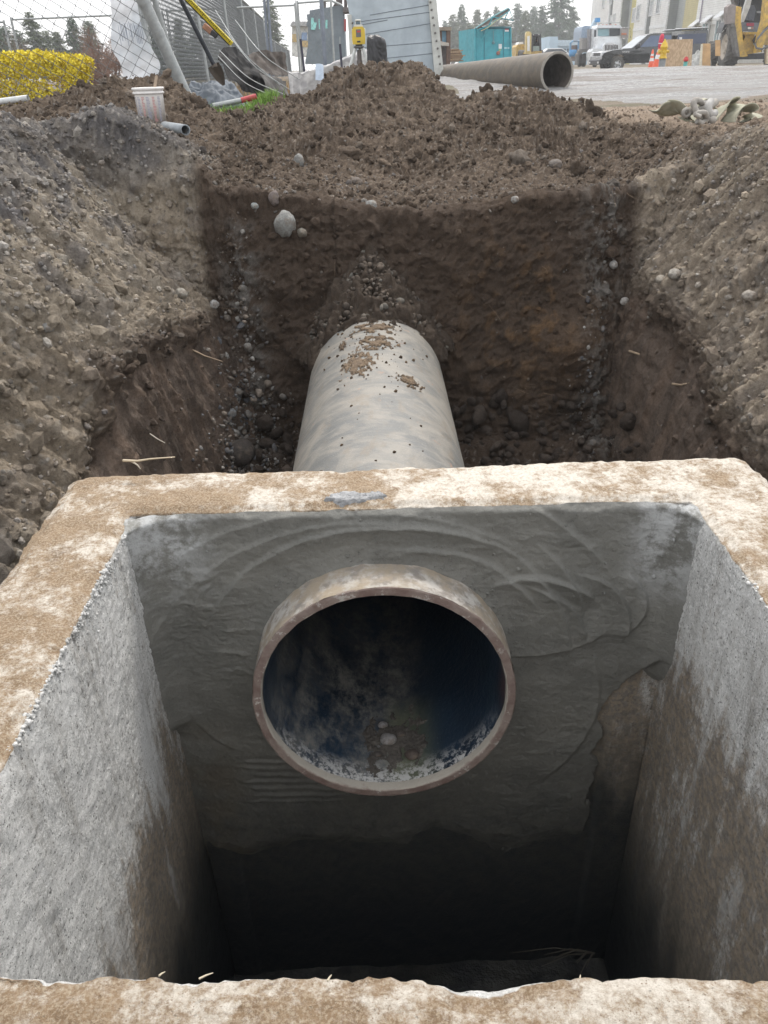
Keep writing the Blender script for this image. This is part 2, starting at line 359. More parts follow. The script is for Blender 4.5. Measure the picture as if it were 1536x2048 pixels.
    road = (fy > 12.6+n2*3) & (fx > 1.2+.22*(fy-12)*0+n2*1.5) & (fy < 48)
    inbox = (fx > -.74) & (fx < .88) & (fy > .36) & (fy < 1.74)
    trench = (fy < 4.12) & (fy > -.4) & (fx > xL(fy)-1.3) & (fx < xR(fy)+1.0)
    lbk = trench & (fx < xL(fy)+.1); rbk = trench & (fx > xR(fy)-.12); bk = trench & ~lbk & ~rbk & (fy > 3.45); fl_ = trench & ~lbk & ~rbk & ~bk & ~inbox
    h1 = ((fx-.1)/1.25)**2+((fy-7.6)/1.9)**2 < 1; h2 = (((fx+2.1)/1.35)**2+((fy-6.2)/1.15)**2 < 1) & ~h1; h3 = (((fx-1.25)/.8)**2+((fy-6.7)/1.1)**2 < 1) & ~h1
    rest = ~(road | trench | h1 | h2 | h3)
    for nm, mk, m in (('ground', rest, M_soil), ('trench_bank', lbk, M_soil), ('trench_bank', rbk, M_soil), ('trench_end_face', bk, M_soil), ('trench_floor', fl_, M_soil), ('road', road, M_road)):
        V2, F2, A = submesh(P, F, mk, c=c); tag(np_mesh(nm, V2, F2, m, A['c']), kind='structure')
    for mk, lb_ in ((h1, 'tall brown spoil heap at the centre just beyond the trench end'), (h2, 'brown spoil heap against the near fence behind the white bucket'), (h3, 'low crumbly spoil heap in front of the open mouth of the surface pipe')):
        V2, F2, A = submesh(P, F, mk, c=c); o = np_mesh('spoil_heap', V2, F2, M_soil, A['c']); tag(o, lb_, 'dirt heap', 'heaps of dug soil round the trench', 'thing')
    return P, F, Nn, c, sel, loose, bank, clay

def soil_mat():
    n = NT('soil', .95); a = n.attr('Col', 'Color')
    f1 = n.ramp(n.noise(70, 6, .7), .3, .7); f2 = n.ramp(n.noise(330, 3, .7), .35, .65)
    c = n.mix(f1, a, n.mix(1., a, (.62, .60, .58), 'MULTIPLY')); c = n.mix(n.math('MULTIPLY', f2, .5), c, n.mix(1., c, (1.45, 1.42, 1.38), 'MULTIPLY'))
    c = n.mix(n.ramp(n.vor(210, out='Distance'), .16, .1), c, n.mix(.5, c, (.34, .32, .30)))
    n.color(c); n.rough(.95); n.b.inputs['Specular IOR Level'].default_value = .25
    n.bump(n.noise(60, 9, .78), .018, 1); n.bump(n.noise(260, 4, .7), .0035, .9)
    return n.m
def road_mat():
    n = NT('wet_gravel_road', .5)
    s1 = n.noise(1.2, 6, .6, stretch=(.35, 1.6, 1)); s2 = n.noise(14, 5, .7); wet = n.ramp(n.math('ADD', s1, n.math('MULTIPLY', s2, .35)), .62, .78)
    mud = n.ramp(n.noise(.9, 8, .72, stretch=(.3, 2.0, 1)), .46, .60)
    c = n.mix(wet, (.29, .285, .28), (.19, .19, .195)); c = n.mix(n.ramp(s2, .45, .7), c, (.38, .38, .375)); c = n.mix(n.math('MULTIPLY', mud, .7), c, (.17, .135, .11))
    n.color(c); n.rough(n.ramp(wet, 0, 1, .85, .30)); n.bump(n.noise(22, 6, .75), .05, 1); n.bump(n.noise(3.5, 5, .7, stretch=(.3, 1.6, 1)), .12, 1)
    return n.m
M_soil = soil_mat(); M_road = road_mat()
TP, TF, TN, TC, TSEL, T_loose, T_bank, T_clay = build_terrain()

# ---------------------------------------------------------------- loose stones and clods lying on the soil
def ico(sub):
    import bmesh
    bm = bmesh.new(); bmesh.ops.create_icosphere(bm, subdivisions=sub, radius=1); V = np.array([v.co[:] for v in bm.verts]); F = np.array([[v.index for v in f.verts] for f in bm.faces]); bm.free(); return V, F
def scatter(name, pos, nor, size, cols, m, sub, rough_amt, flat=(.5, .95), sink=.3, label=None, cat=None, seed=0):
    r = np.random.default_rng(seed); V0, F0 = ico(sub); K = 10; base = []
    for k in range(K):
        q = V0*(1+rough_amt*fbm(V0+k*9.1, 1.3, 3, 90+k)[:, None]); base.append(q)
    base = np.array(base); n = len(pos); kk = r.integers(0, K, n)
    A = r.normal(size=(n, 3, 3)); Qm, _ = np.linalg.qr(A)
    sc3 = np.stack([r.uniform(.75, 1.25, n), r.uniform(.6, 1., n), r.uniform(*flat, n)], -1)*size[:, None]
    V = np.einsum('nij,nvj->nvi', Qm, base[kk]*sc3[:, None, :]) + (pos + nor*(size*(.5-sink))[:, None])[:, None, :]
    F = (F0[None]+np.arange(n)[:, None, None]*len(V0)).reshape(-1, 3); C = np.repeat(cols, len(V0), 0)
    o = np_mesh(name, V.reshape(-1, 3), F, m, C, smooth=sub > 1 or rough_amt < .3)
    return tag(o, label, cat, kind='stuff')
def stone_mat():
    n = NT('stone', .85); a = n.attr('Col', 'Color')
    c = n.mix(n.ramp(n.noise(120, 6, .7), .35, .65), a, n.mix(1., a, (.62, .61, .60), 'MULTIPLY')); c = n.mix(n.ramp(n.noise(28, 3), .5, .66, 0, .55), c, (.16, .125, .095))
    n.color(c); n.bump(n.noise(220, 4, .7), .002); return n.m
M_stone = stone_mat()
def scat_all():
    r = np.random.default_rng(3)
    # vertex areas as sampling weights
    Pq = TP[TSEL]; nq = TN[TSEL]
    fa = np.zeros(len(TP)); a = np.linalg.norm(np.cross(TP[TF[:, 1]]-TP[TF[:, 0]], TP[TF[:, 3]]-TP[TF[:, 0]]), axis=1)
    for k in range(4): np.add.at(fa, TF[:, k], a*.25)
    ar = fa[TSEL]; x, y, z = Pq.T
    vis = (y > 1.75) & (y < 11) & (abs(x) < .46*y+.4)
    def pick(wt, n): p = wt*ar*vis/np.maximum(y, 2.5)**1.2; p /= p.sum(); i = r.choice(len(Pq), n, p=p); return i
    greys = np.array([[.30, .30, .30], [.22, .22, .23], [.38, .36, .33], [.45, .44, .41], [.27, .235, .20], [.15, .155, .17], [.33, .28, .23]])
    endseam = (np.exp(-((x+.68)/.07)**2)*ss(.4, .0, z) + .5*np.exp(-((x-1.10-.1*z)/.05)**2))*((y > 3.2) & (y < 4.15))
    strip = (np.exp(-((x+.62)/.14)**2))*((y > 1.8) & (y < 3.8))*(z < -.5)
    i = pick(T_loose*(.30+.7*(y < 5.3))*(y > 4.1)+T_loose*.10*(y <= 4.1)+T_bank*2.2*(.4+ss(.2, .5, z))+T_clay*.03+4.0*endseam+2*strip, 20000)
    s = np.clip(r.lognormal(-5.2, .5, len(i)), .002, .022)
    scatter('gravel', Pq[i]+r.normal(size=(len(i), 3))*.004, nq[i], s, (greys[r.integers(0, 7, len(i))]*.42+TC[TSEL][i]*.55)*r.uniform(.6, 1.15, (len(i), 1)), M_stone, 1, .35, sink=.5, label='small grey and tan gravel scattered over the trench banks and soil', cat='gravel', seed=5)
    i = pick(4.0*endseam*(z < .25)*(.25+.75*(z < -.1))*(1-.6*(x > 0))+4*strip, 1500); s = np.clip(r.lognormal(-4.75, .45, len(i)), .004, .026)
    scatter('bedding_gravel', Pq[i]+r.normal(size=(len(i), 3))*.008, nq[i], s, greys[r.integers(0, 7, len(i))]*r.uniform(.45, .95, (len(i), 1)), M_stone, 2, .6, sink=.3, label='grey bedding gravel spilling down both back corners of the trench', cat='gravel', seed=6)
    i = pick(T_loose*1.0*(.35+.65*(z > -.2))*(1+.8*(y > 4.2))+T_bank*.9+T_clay*.12, 26000); s = np.clip(r.lognormal(-4.75, .55, len(i)), .003, .04)
    base = TC[TSEL][i]*r.uniform(.75, 1.15, (len(i), 1))
    scatter('soil_clods', Pq[i]+r.normal(size=(len(i), 3))*.006, nq[i], s, base, M_soil, 1, .5, sink=.5, label='crumbly brown soil clods lying over the heaps and trench end', cat='soil clods', seed=8)
    i = pick(strip*.3+T_loose*((z < -.6) & (y > 2.2) & (y < 3.9)), 1100); s = np.clip(r.lognormal(-3.75, .4, len(i)), .012, .06)
    scatter('fallen_clods', Pq[i]+r.normal(size=(len(i), 3))*.02, nq[i], s, np.array([.075, .06, .05])*r.uniform(.7, 1.3, (len(i), 1)), M_soil, 2, .6, sink=.15, label='dark fallen clods piled beside the buried pipe on the trench floor', cat='soil clods', seed=9)
    i = pick(T_loose*(y > 5.1)*(y < 9), 330); s = np.clip(r.lognormal(-3.5, .35, len(i)), .018, .07)
    scatter('big_clods', Pq[i]+r.normal(size=(len(i), 3))*.01, nq[i], s, TC[TSEL][i]*r.uniform(.7, 1.1, (len(i), 1)), M_soil, 3, .9, sink=.55, label='fist-sized crumbly soil lumps on the spoil heaps and bench', cat='soil clods', seed=19)
    # roots and fibres
    i = pick(T_loose*(y > 3.5)+T_bank*.25+T_clay*.1, 1500); V = []; F = []; rr = np.random.default_rng(12)
    for k in i:
        p = Pq[k]; L = rr.uniform(.02, .10); d = rr.normal(size=3); d /= np.linalg.norm(d); d = d*.8+nq[k]*.35; b = rr.normal(size=3)*.3; w_ = rr.uniform(.0005, .0013)
        sd_ = np.cross(d, nq[k]); sd_ /= np.linalg.norm(sd_)+1e-6; pts = [p+nq[k]*.004+d*L*t+b*L*t*t for t in (0, .33, .66, 1)]
        q = len(V)
        for t, pt in enumerate(pts): ww = w_*(1-.25*t); V += [pt-sd_*ww, pt+sd_*ww, pt+nq[k]*ww*1.5]
        for t in range(3):
            for e in range(3): F.append((q+t*3+e, q+t*3+(e+1) % 3, q+t*3+3+(e+1) % 3, q+t*3+3+e))
    o = np_mesh('root_fibres', np.array(V), np.array(F), mat('root', (.26, .19, .12), .9, c2=(.13, .09, .06)), smooth=False); tag(o, 'thin brown roots and fibres sticking out of the dug soil', 'roots', kind='stuff')
scat_all()
_v = TP-CAM; _w = _v @ _f; TPX = 768+FPX*(_v @ _R)/_w; TPY = 1024-FPX*(_v @ _U)/_w; _w = np.where(_w > .3, _w, 1e9)
def on_ground(px, py, r_=5):
    """the nearest visible point of the ground surface in that direction"""
    m_ = (abs(TPX-px) < r_) & (abs(TPY-py) < r_); i = np.argmin(np.where(m_, _w, 1e12)); return TP[i].copy()
def cobble(px, py, Y, r_, col, lab, seed, sq=(1, .8, .75), tilt=0, dz=0):
    p = on_ground(px, py); r_ = r_*np.linalg.norm(p-CAM)/np.linalg.norm(np.array(at(px, py, Y))-CAM); p = p+(CAM-p)/np.linalg.norm(CAM-p)*r_*.05; p = Vector(p); col = tuple(k_*.72 for k_ in col); V0, F0 = ico(4); q = V0*(1+.30*fbm(V0+seed*3.3, .9, 3, seed)[:, None]+.03*fbm(V0+seed, 7, 2, seed)[:, None])*np.array(sq)*r_
    Mx = np.array(rot(.3*math.sin(seed), tilt, seed)); q = q @ Mx.T
    p.z += dz
    o = np_mesh('cobble', q, F0, M_stone, np.tile(np.array(col), (len(q), 1))); o.location = p; tag(o, lab, 'stone', 'rounded cobbles in the dug soil')
G1 = (.30, .30, .285)
for a in [(569, 455, 4.03, .068, (.34, .345, .33), 'large egg-shaped grey cobble standing at the edge of the trench end face', 1, (.72, .75, 1.0)),
          (603, 462, 4.08, .030, (.26, .24, .2), 'small flat stone leaning right against the largest cobble', 2),
          (600, 322, 5.15, .046, G1, 'grey upright cobble on the loose soil above the trench, left of centre', 3, (.75, .8, 1)),
          (547, 398, 4.45, .038, (.24, .2, .185), 'reddish brown cobble upper left of the largest cobble', 4, (.7, .8, 1)),
          (747, 405, 4.4, .036, G1, 'grey cobble above the trench end face directly over the pipe', 5),
          (716, 362, 4.75, .038, (.17, .14, .12), 'dark brown rounded cobble half sunk in the loose soil over the pipe', 6),
          (512, 408, 4.4, .022, (.33, .36, .35), 'pale greenish pebble in the back left corner of the bench', 7),
          (1034, 396, 4.45, .026, (.34, .33, .31), 'pale angular stone lying on the bench right of centre', 8),
          (1105, 328, 5.0, .045, (.2, .175, .155), 'round brown stone in the loose soil on the right', 9),
          (1344, 552, 3.35, .030, (.46, .43, .38), 'pale oval cobble set in the right trench bank, upper of a pair', 10),
          (1318, 560, 3.5, .028, (.42, .38, .32), 'tan cobble set in the right trench bank beside a paler one', 11),
          (1497, 588, 3.2, .030, (.42, .38, .33), 'tan cobble bulging from the right bank near the photo edge', 12),
          (1246, 602, 3.85, .028, (.45, .43, .40), 'pale cobble in the gravel seam of the back right corner', 13),
          (1225, 532, 3.95, .026, (.40, .39, .37), 'pale grey flat stone in the upper gravel seam at the back right', 14),
          (366, 583, 3.05, .028, (.40, .38, .33), 'round tan pebble set in the left trench bank beside the corner', 15),
          (95, 658, 2.1, .018, (.36, .36, .35), 'grey pebble set in the left bank near the photo edge', 16),
          (433, 605, 3.4, .026, (.46, .45, .43), 'white chipped stone in the left bank above the clay', 17),
          (484, 905, 3.2, .075, (.10, .085, .075), 'large dark lump of soil on the trench floor by the left wall', 19, (1, .8, .8)),
          (466, 826, 3.5, .030, (.36, .37, .37), 'pale broken stone low in the left gravel seam', 20),
          (808, 659, 3.55, .0, G1, '', 21)]:
    if a[3] > 0: cobble(*a)
# ---------------------------------------------------------------- thin sticks poking out of the banks
def twig(pts, r0, lab, colr=(.33, .25, .17), cat='root', name='bare_root'):
    g0 = on_ground(*pts[0][:2]) if pts[0][2] > 1.9 else at(*pts[0]); off = g0[1]-pts[0][2]-.02; m = MB(); P3 = [at(p[0], p[1], p[2]+off) for p in pts]; m.tube(P3, [r0*(1-.6*i/(len(P3)-1)) for i in range(len(P3))], 6)
    m.build(name, mat('twig'+str(colr[0]), colr, .9, scale=60, bump=.002), label=lab, cat=cat)
twig([(1258, 702, 3.35), (1290, 712, 3.28), (1318, 716, 3.25), (1352, 728, 3.22), (1362, 740, 3.3)], .006, 'long thin root sticking out of the right clay face')
twig([(1345, 768, 3.1), (1362, 770, 3.05), (1378, 766, 3.0), (1394, 770, 3.02)], .006, 'short stubby root lying across the right clay face')
twig([(385, 700, 2.9), (410, 712, 2.85), (445, 723, 2.8)], .004, 'thin root sticking out of the left clay wall')
twig([(300, 868, 2.3), (315, 878, 2.25), (330, 886, 2.2)], .003, 'pale straw on the left clay wall above the box corner', (.5, .46, .38))
twig([(246, 921, 1.80), (275, 922, 1.79), (300, 918, 1.80), (350, 914, 1.80)], .0035, 'pale twig lying along the back left corner of the concrete rim', (.52, .44, .32), 'twig', 'twig')
twig([(262, 922, 1.80), (275, 930, 1.79), (281, 938, 1.79)], .0028, 'short curled twig stub at the back left corner of the rim', (.50, .42, .3), 'twig', 'twig')
# ---------------------------------------------------------------- concrete box
def concrete_mat():
    n = NT('weathered_concrete', .85); z = n.sep(2); y = n.sep(1); x = n.sep(0); top = n.attr('top'); wetv = n.attr('wet'); st = n.attr('stain')
    base = n.mix(n.ramp(n.noise(9, 6, .65), .35, .65), (.66, .665, .65), (.50, .505, .495))
    base = n.mix(n.ramp(n.noise(170, 3, .7), .45, .62), base, (.78, .78, .77)); base = n.mix(n.ramp(n.noise(130, 4, .8), .56, .64), base, (.13, .13, .125))
    pits = n.ramp(n.vor(75), .15, .06); base = n.mix(n.math('MULTIPLY', pits, n.ramp(n.noise(20, 2), .45, .6)), base, (.09, .088, .085))
    holes = n.math('MULTIPLY', n.ramp(n.vor(42), .13, .07), n.ramp(n.noise(9, 3), .48, .56)); base = n.mix(holes, base, (.07, .068, .063))
    streak = n.math('ADD', n.math('MULTIPLY', n.noise(4.5, 8, .75, stretch=(2., 2., .5)), .75), n.math('MULTIPLY', n.noise(38, 5, .75), .25)); s2 = n.ramp(n.math('ADD', streak, n.math('MULTIPLY', st, .30)), .55, .72)
    base = n.mix(n.math('MULTIPLY', s2, .85), base, n.mix(n.ramp(n.noise(60, 4), .4, .6), (.24, .18, .115), (.13, .105, .08)))
    lime = n.ramp(n.noise(4, 6, .7, stretch=(1.5, 1.5, .4)), .56, .66); base = n.mix(n.math('MULTIPLY', lime, .5), base, (.60, .61, .61))
    wetv = n.ramp(n.math('ADD', wetv, n.math('MULTIPLY', n.math('SUBTRACT', n.math('ADD', n.math('MULTIPLY', n.noise(6, 7, .7, stretch=(2.5, 2.5, .45)), .7), n.math('MULTIPLY', n.noise(40, 4), .3)), .5), 1.5)), .2, .8); damp = n.ramp(n.math('ADD', n.attr('wet'), n.math('MULTIPLY', n.math('SUBTRACT', n.noise(7, 7, .75, stretch=(2.5, 2.5, .4)), .5), 1.2)), -.05, .40, 0, .85); base = n.mix(damp, base, n.mix(n.ramp(n.noise(50, 5), .35, .65), (.19, .165, .13), (.115, .105, .088))); base = n.mix(wetv, base, n.mix(n.ramp(n.noise(30, 5), .35, .65), (.030, .034, .036), (.052, .053, .049))); depth_shade = n.ramp(n.math("ADD", z, n.math("MULTIPLY", n.noise(5, 6, .7), .35)), -1.05, -1.55); base = n.mix(depth_shade, base, (.010, .014, .020))  # damp and wet streaks, then shade of the deep box painted towards black
    # top: silt stains over bleached cement
    br = n.mix(n.ramp(n.noise(26, 6, .7), .3, .7), (.28, .195, .118), (.175, .115, .066)); br = n.mix(n.ramp(n.noise(220, 3, .7), .4, .7), br, (.40, .33, .24))
    wh = n.mix(n.ramp(n.noise(120, 4, .7), .4, .7), (.64, .60, .535), (.46, .41, .345))
    wm = n.math('ADD', n.math('MULTIPLY', n.noise(5, 8, .8), .7), n.math('MULTIPLY', n.noise(45, 6, .8), .3)); wm2 = n.ramp(n.math('ADD', wm, n.attr('pale')), .465, .585)
    br = n.mix(n.ramp(n.noise(6, 8, .8), .56, .70, 0, .7), br, (.115, .078, .048)); tp = n.mix(wm2, br, wh); tp = n.mix(n.ramp(n.noise(400, 2, .8), .62, .72), tp, (.26, .19, .13)); tp = n.mix(n.ramp(n.vor(95), .13, .05), tp, (.22, .16, .11))
    tm = n.ramp(n.math('ADD', top, n.math('MULTIPLY', n.math('SUBTRACT', n.noise(45, 4), .5), .8)), .35, .6)
    n.color(n.mix(tm, base, tp)); n.rough(n.ramp(wetv, 0, 1, .88, .45))
    n.bump(n.noise(150, 6, .78), .005, 1); n.bump(n.math('MULTIPLY', pits, -1.), .004, .8); n.bump(n.noise(420, 3, .7), .0015, .8)
    return n.m
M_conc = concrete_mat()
BX0, BX1, BY0, BY1 = -.600, .722, .500, 1.600
box = empty('concrete_catch_basin', (0, 0, 0), label='open precast concrete box with silt-stained rim in the foreground', cat='concrete box')
def build_box():
    step = .0062
    def side(a, b, n): return [np.array(a)*(1-t)+np.array(b)*t for t in np.linspace(0, 1, n, endpoint=False)]
    inn = [(BX0+.01, .532), (.722, .474), (BX1, BY1-.03), (BX0+.0, BY1)]; out = [(-.825, .20), (.955, .18), (.955, 1.806), (-.82, 1.83)]
    I = []; O = []; SD = []
    for k in range(4):
        L = math.dist(inn[k], inn[(k+1) % 4]); n = int(L/step); I += side(inn[k], inn[(k+1) % 4], n); O += side(out[k], out[(k+1) % 4], n); SD += [k]*n
    I = np.array(I); O = np.array(O); SD = np.array(SD); na = len(I)
    # round the outer corners and let outer line wander
    c0 = O.mean(0); h = (np.array(out).max(0)-np.array(out).min(0))/2; cc = (np.array(out).max(0)+np.array(out).min(0))/2
    q = np.abs(O-cc); r_ = .075; over = np.maximum(q-(h-r_), 0); d = np.linalg.norm(over, axis=1); k_ = np.where((over[:, 0] > 0) & (over[:, 1] > 0), r_/np.maximum(d, 1e-6), 1); k_ = np.minimum(k_, 1)
    O = cc+np.sign(O-cc)*(np.minimum(q, h-r_)+over*k_[:, None])
    P1 = np.stack([I[:, 0], I[:, 1], 0*I[:, 0]], -1); PO = np.stack([O[:, 0], O[:, 1], 0*O[:, 0]], -1); od = O-cc; od /= np.linalg.norm(od, axis=1)[:, None]; O = O - od*(.022*np.maximum(0, fbm(PO, 5, 4, 231, .6))+.012*fbm(PO, 22, 3, 233))[:, None]
    chip = fbm(P1, 7, 5, 201, .6); chip2 = fbm(P1, 40, 3, 205, .6)
    prof = [('o', z) for z in np.linspace(-1.1, -.04, 60)] + [('o', z) for z in (-.03, -.02, -.012)] + [('t', t) for t in np.linspace(.03, 1, 38)] + [('i', z) for z in np.concatenate([np.linspace(-.003, -.05, 9), np.arange(-.056, -.95, -.0062), np.arange(-.95, -2.08, -.02)])]
    nb = len(prof); V = np.zeros((na, nb, 3)); top = np.zeros((na, nb)); stn = np.zeros((na, nb)); wet = np.zeros((na, nb)); pale = np.zeros((na, nb))
    dirn = (O-I); wlen = np.linalg.norm(dirn, axis=1); dirn /= wlen[:, None]
    nrm = np.array([(0, -1), (1, 0), (0, 1), (-1, 0)])[SD]         # from the hole into the wall
    e0 = .006+.022*np.maximum(0, chip)+.008*np.maximum(0, chip2)    # how far the inner edge has crumbled back
    e0 += (SD == 0)*.030*np.exp(-((I[:, 0]-.095)/.05)**2)*1.0 + (SD == 0)*.010*np.exp(-((I[:, 0]+.20)/.06)**2)
    for j, (kd, t) in enumerate(prof):
        if kd == 'o': V[:, j, :2] = O - dirn*max(0, (.03+t))*.6*np.ones((na, 1)) if t > -.03 else O; V[:, j, 2] = t; top[:, j] = ss(-.10, -.0, t)
        elif kd == 't':
            wq = (1-t); inner = I+nrm*e0[:, None]; V[:, j, :2] = inner*(t)+O*(1-t)+(-dirn*.018*(1-t)); V[:, j, 2] = -.010*ss(.12, 0, t)-.010*ss(.90, 1, t); top[:, j] = 1.1
        else:
            V[:, j, :2] = I+nrm*(e0*np.exp(t/.022))[:, None]; V[:, j, 2] = t-.010*np.exp(t/.01); top[:, j] = ss(-.02, .002, t)
            # walls draw in a little towards the bottom
            V[:, j, :2] -= nrm*np.array([-.0, .0, 0, -.0])[SD][:, None]*t
            # frame of the thinner knock-out panel in the back wall
            fr = (SD == 2)*((I[:, 0] < -.50)*ss(-.495, -.515, I[:, 0])+(I[:, 0] > .60)*ss(.60, .62, I[:, 0]))*ss(-.50, -.78, t+.03*chip2)
            V[:, j, 1] -= fr*.014
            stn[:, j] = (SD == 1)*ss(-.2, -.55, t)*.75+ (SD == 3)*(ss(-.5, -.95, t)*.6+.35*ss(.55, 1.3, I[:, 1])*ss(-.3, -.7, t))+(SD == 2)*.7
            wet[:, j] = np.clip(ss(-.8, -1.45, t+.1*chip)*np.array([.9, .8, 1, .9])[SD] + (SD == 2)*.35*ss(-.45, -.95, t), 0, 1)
    pale[:] = (.035*ss(-.6, .4, V[:, :, 0])+.03*ss(1.5, 1.7, V[:, :, 1])*ss(-.5, .2, V[:, :, 0]) - .015)
    Vf = V.reshape(-1, 3); du = np.gradient(V, axis=0); dv = np.gradient(V, axis=1); Nn = np.cross(dv, du); Nn /= np.linalg.norm(Nn, axis=-1, keepdims=True)+1e-9; Nn = Nn.reshape(-1, 3)
    low = fbm(Vf, 3, 3, 211); mid = fbm(Vf, 14, 4, 215, .6); fine = fbm(Vf, 60, 3, 219, .65)
    isin = np.array([k == 'i' for k, _ in prof])[None, :].repeat(na, 0).ravel()
    amp = np.where(isin, .004, .006)
    sgn = 1 if (Nn.reshape(na, nb, 3)[0, 70, 2] > 0) else -1
    Vf = Vf + sgn*Nn*(amp*low + .0022*mid + .0028*fine)[:, None]
    F = grid_faces(na, nb, True); fc = Vf[F].mean(1); F = F[~((fc[:, 1] > 1.3) & (np.hypot(fc[:, 0]+.015, fc[:, 2]+.462) < .329))]
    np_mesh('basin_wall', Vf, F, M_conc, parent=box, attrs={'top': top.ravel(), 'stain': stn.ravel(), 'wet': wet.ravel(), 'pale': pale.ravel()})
build_box()
# floor of the box: black mud
xs = np.linspace(BX0-.02, BX1+.02, 80); ys = np.linspace(.45, 1.62, 70); X, Y = np.meshgrid(xs, ys, indexing='ij'); Q = np.stack([X, Y, X*0-1.9], -1).reshape(-1, 3); Q[:, 2] += .04*fbm(Q, 5, 4, 301)+.04*Q[:, 0]
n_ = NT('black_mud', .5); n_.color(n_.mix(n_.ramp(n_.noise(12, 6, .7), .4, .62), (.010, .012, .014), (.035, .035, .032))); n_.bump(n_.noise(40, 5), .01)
np_mesh('basin_floor', Q, grid_faces(80, 70), n_.m, parent=box)

# mortar trowelled over the back wall round the pipe
PC = np.array([-.015, -.462]); PR = .327; MY = 1.425; T_ = .022
def mortar():
    xs = np.linspace(BX0-.01, BX1+.005, 420); zs = np.linspace(-.004, -1.32, 420); X, Z = np.meshgrid(xs, zs, indexing='ij'); x = X.ravel(); z = Z.ravel()
    Q = np.stack([x, z, x*0], -1); n1 = fbm(Q, 3.5, 4, 401); n2 = fbm(Q, 14, 4, 405, .6); n3 = fbm(Q, 60, 4, 409, .65)
    r_ = np.hypot(x-PC[0], z-PC[1]); th = np.arctan2(z-PC[1], x-PC[0])
    t = .016+.010*n1+.0035*n2+.0016*n3
    # low collar of mortar against the pipe
    up = .55+.45*np.sin(th)
    t += (.012+.012*np.clip(up, 0, 1))*np.exp(-np.maximum(0, r_-PR)/(.022+.02*np.clip(up, 0, 1)))
    # trowel strokes: lips left by the edge of the blade
    rr2 = random.Random(5)
    def arc(cx, cz, rad, a0, a1, wd, amp, ex=1.0):
        rx = (x-cx)/ex; rz = z-cz; rd = np.hypot(rx, rz)-rad+.012*n1; a = np.arctan2(rz, rx); m_ = ss(a0-.12, a0+.25, a)*ss(a1+.12, a1-.25, a)
        lip = np.where(rd > 0, np.exp(-rd/(wd*.25)), np.exp(rd/(wd*2.2))); return 1.5*amp*lip*m_
    for cx, cz, rad, a0, a1, wd, amp, ex in [(0, -.5, .46, .9, 2.7, .02, .0075, 1.1), (.02, -.5, .40, .5, 1.6, .018, .007, 1.05), (-.05, -.55, .52, 1.2, 2.9, .02, .005, 1.15), (.05, -.48, .43, 0, .9, .018, .007, 1),
            (.36, -.42, .22, .7, 2.0, .014, .0095, 1), (.30, -.44, .22, .2, 1.3, .014, .009, 1), (.43, -.36, .17, -.3, 1.3, .012, .008, 1.1), (.52, -.30, .12, -.9, 1.0, .012, .0065, 1.1), (.20, -.36, .30, .1, .9, .014, .007, 1), (.37, -.25, .20, -1.8, -.7, .014, .007, 1.3),
            (-.1, -.6, .60, .9, 2.3, .02, .0045, 1.15), (-.38, -.3, .12, 2.0, 3.1, .012, .005, 1), (-.35, -.6, .2, -3.0, -1.9, .012, .004, 1), (.15, -.62, .42, -.9, .4, .02, .0045, 1), (.05, -.45, .52, .4, 1.3, .02, .006, 1.1)]:
        t += arc(cx, cz, rad, a0, a1, wd, amp, ex)
    # torn rough patches where mortar lifted off the trowel
    tear = fbm(np.stack([x*10, z*30, x*0], -1), 1, 4, 421, .65); t += .010*np.maximum(0, tear)*(gauss(x, z, -.42, -.38, .10, .16)+.8*gauss(x, z, -.5, -.25, .07, .12)+.7*gauss(x, z, .3, -.10, .4, .03)+.5*gauss(x, z, .1, -.02, .3, .03)+.4*gauss(x, z, .25, -.3, .12, .1)+.5*gauss(x, z, -.4, -.7, .12, .08)+.4*gauss(x, z, .4, -.75, .15, .12))
    # horizontal finger drags low on the left
    drag = ss(-.44, -.40, x+.02*np.sin(z*80))*ss(-.12, -.2, x)*ss(-.80, -.84, z)*ss(-1.02, -.98, z); t *= 1.0; t += drag*.006*np.maximum(-.3, np.sin(z*2*math.pi/.028+.6*n2))
    # fillets in the corners down to where the mortar stops
    stop = ss(-.72, -.62, z+.02*n2); t += stop*(.060*np.exp(-(x-BX0)/.035)+.065*np.exp(-(BX1-x)/.035)*ss(-.60, -.50, z))
    # ragged top edge
    t *= ss(0, -.02, z-.010*n2-.004+.012*np.maximum(0, n1))*.9+.1
    t -= .03*ss(-1.15, -1.30, z+.08*n1)
    xb = .70-.11*ss(-.44, -.66, z+.06*n2); t -= .028*ss(xb-.006, xb+.008, x+.03*n2)*ss(-.42, -.50, z+.05*n1)
    V = np.stack([x, BY1-.003-.02*(x-BX0)/1.32-t, z], -1)
    F = grid_faces(420, 420); fc = V[F].mean(1); keep = np.hypot(fc[:, 0]-PC[0], fc[:, 2]-PC[1]) > PR-.012
    V2, F2, A = submesh(V, F, keep, r=r_)
    n = NT('wet_mortar', .7); z_ = n.sep(2); x_ = n.sep(0)
    c = n.mix(n.ramp(n.noise(6, 6, .6), .35, .65), (.185, .183, .166), (.140, .140, .128)); c = n.mix(n.ramp(n.noise(4.5, 7, .75, stretch=(1, 1, .7)), .60, .68, 0, .6), c, (.25, .25, .235))
    c = n.mix(n.ramp(n.noise(90, 4, .7), .4, .7, 0, .35), c, (.21, .21, .20)); c = n.mix(n.ramp(n.noise(260, 2, .7), .62, .7, 0, .6), c, (.05, .05, .045))
    # bare cement rubs in the two top corners, shade low in the box painted into the colour
    k1 = n.math('MULTIPLY', n.ramp(x_, -.36, -.52), n.ramp(z_, -.30, -.05)); k2 = n.math('MULTIPLY', n.ramp(x_, .55, .66), n.ramp(z_, -.35, -.1))
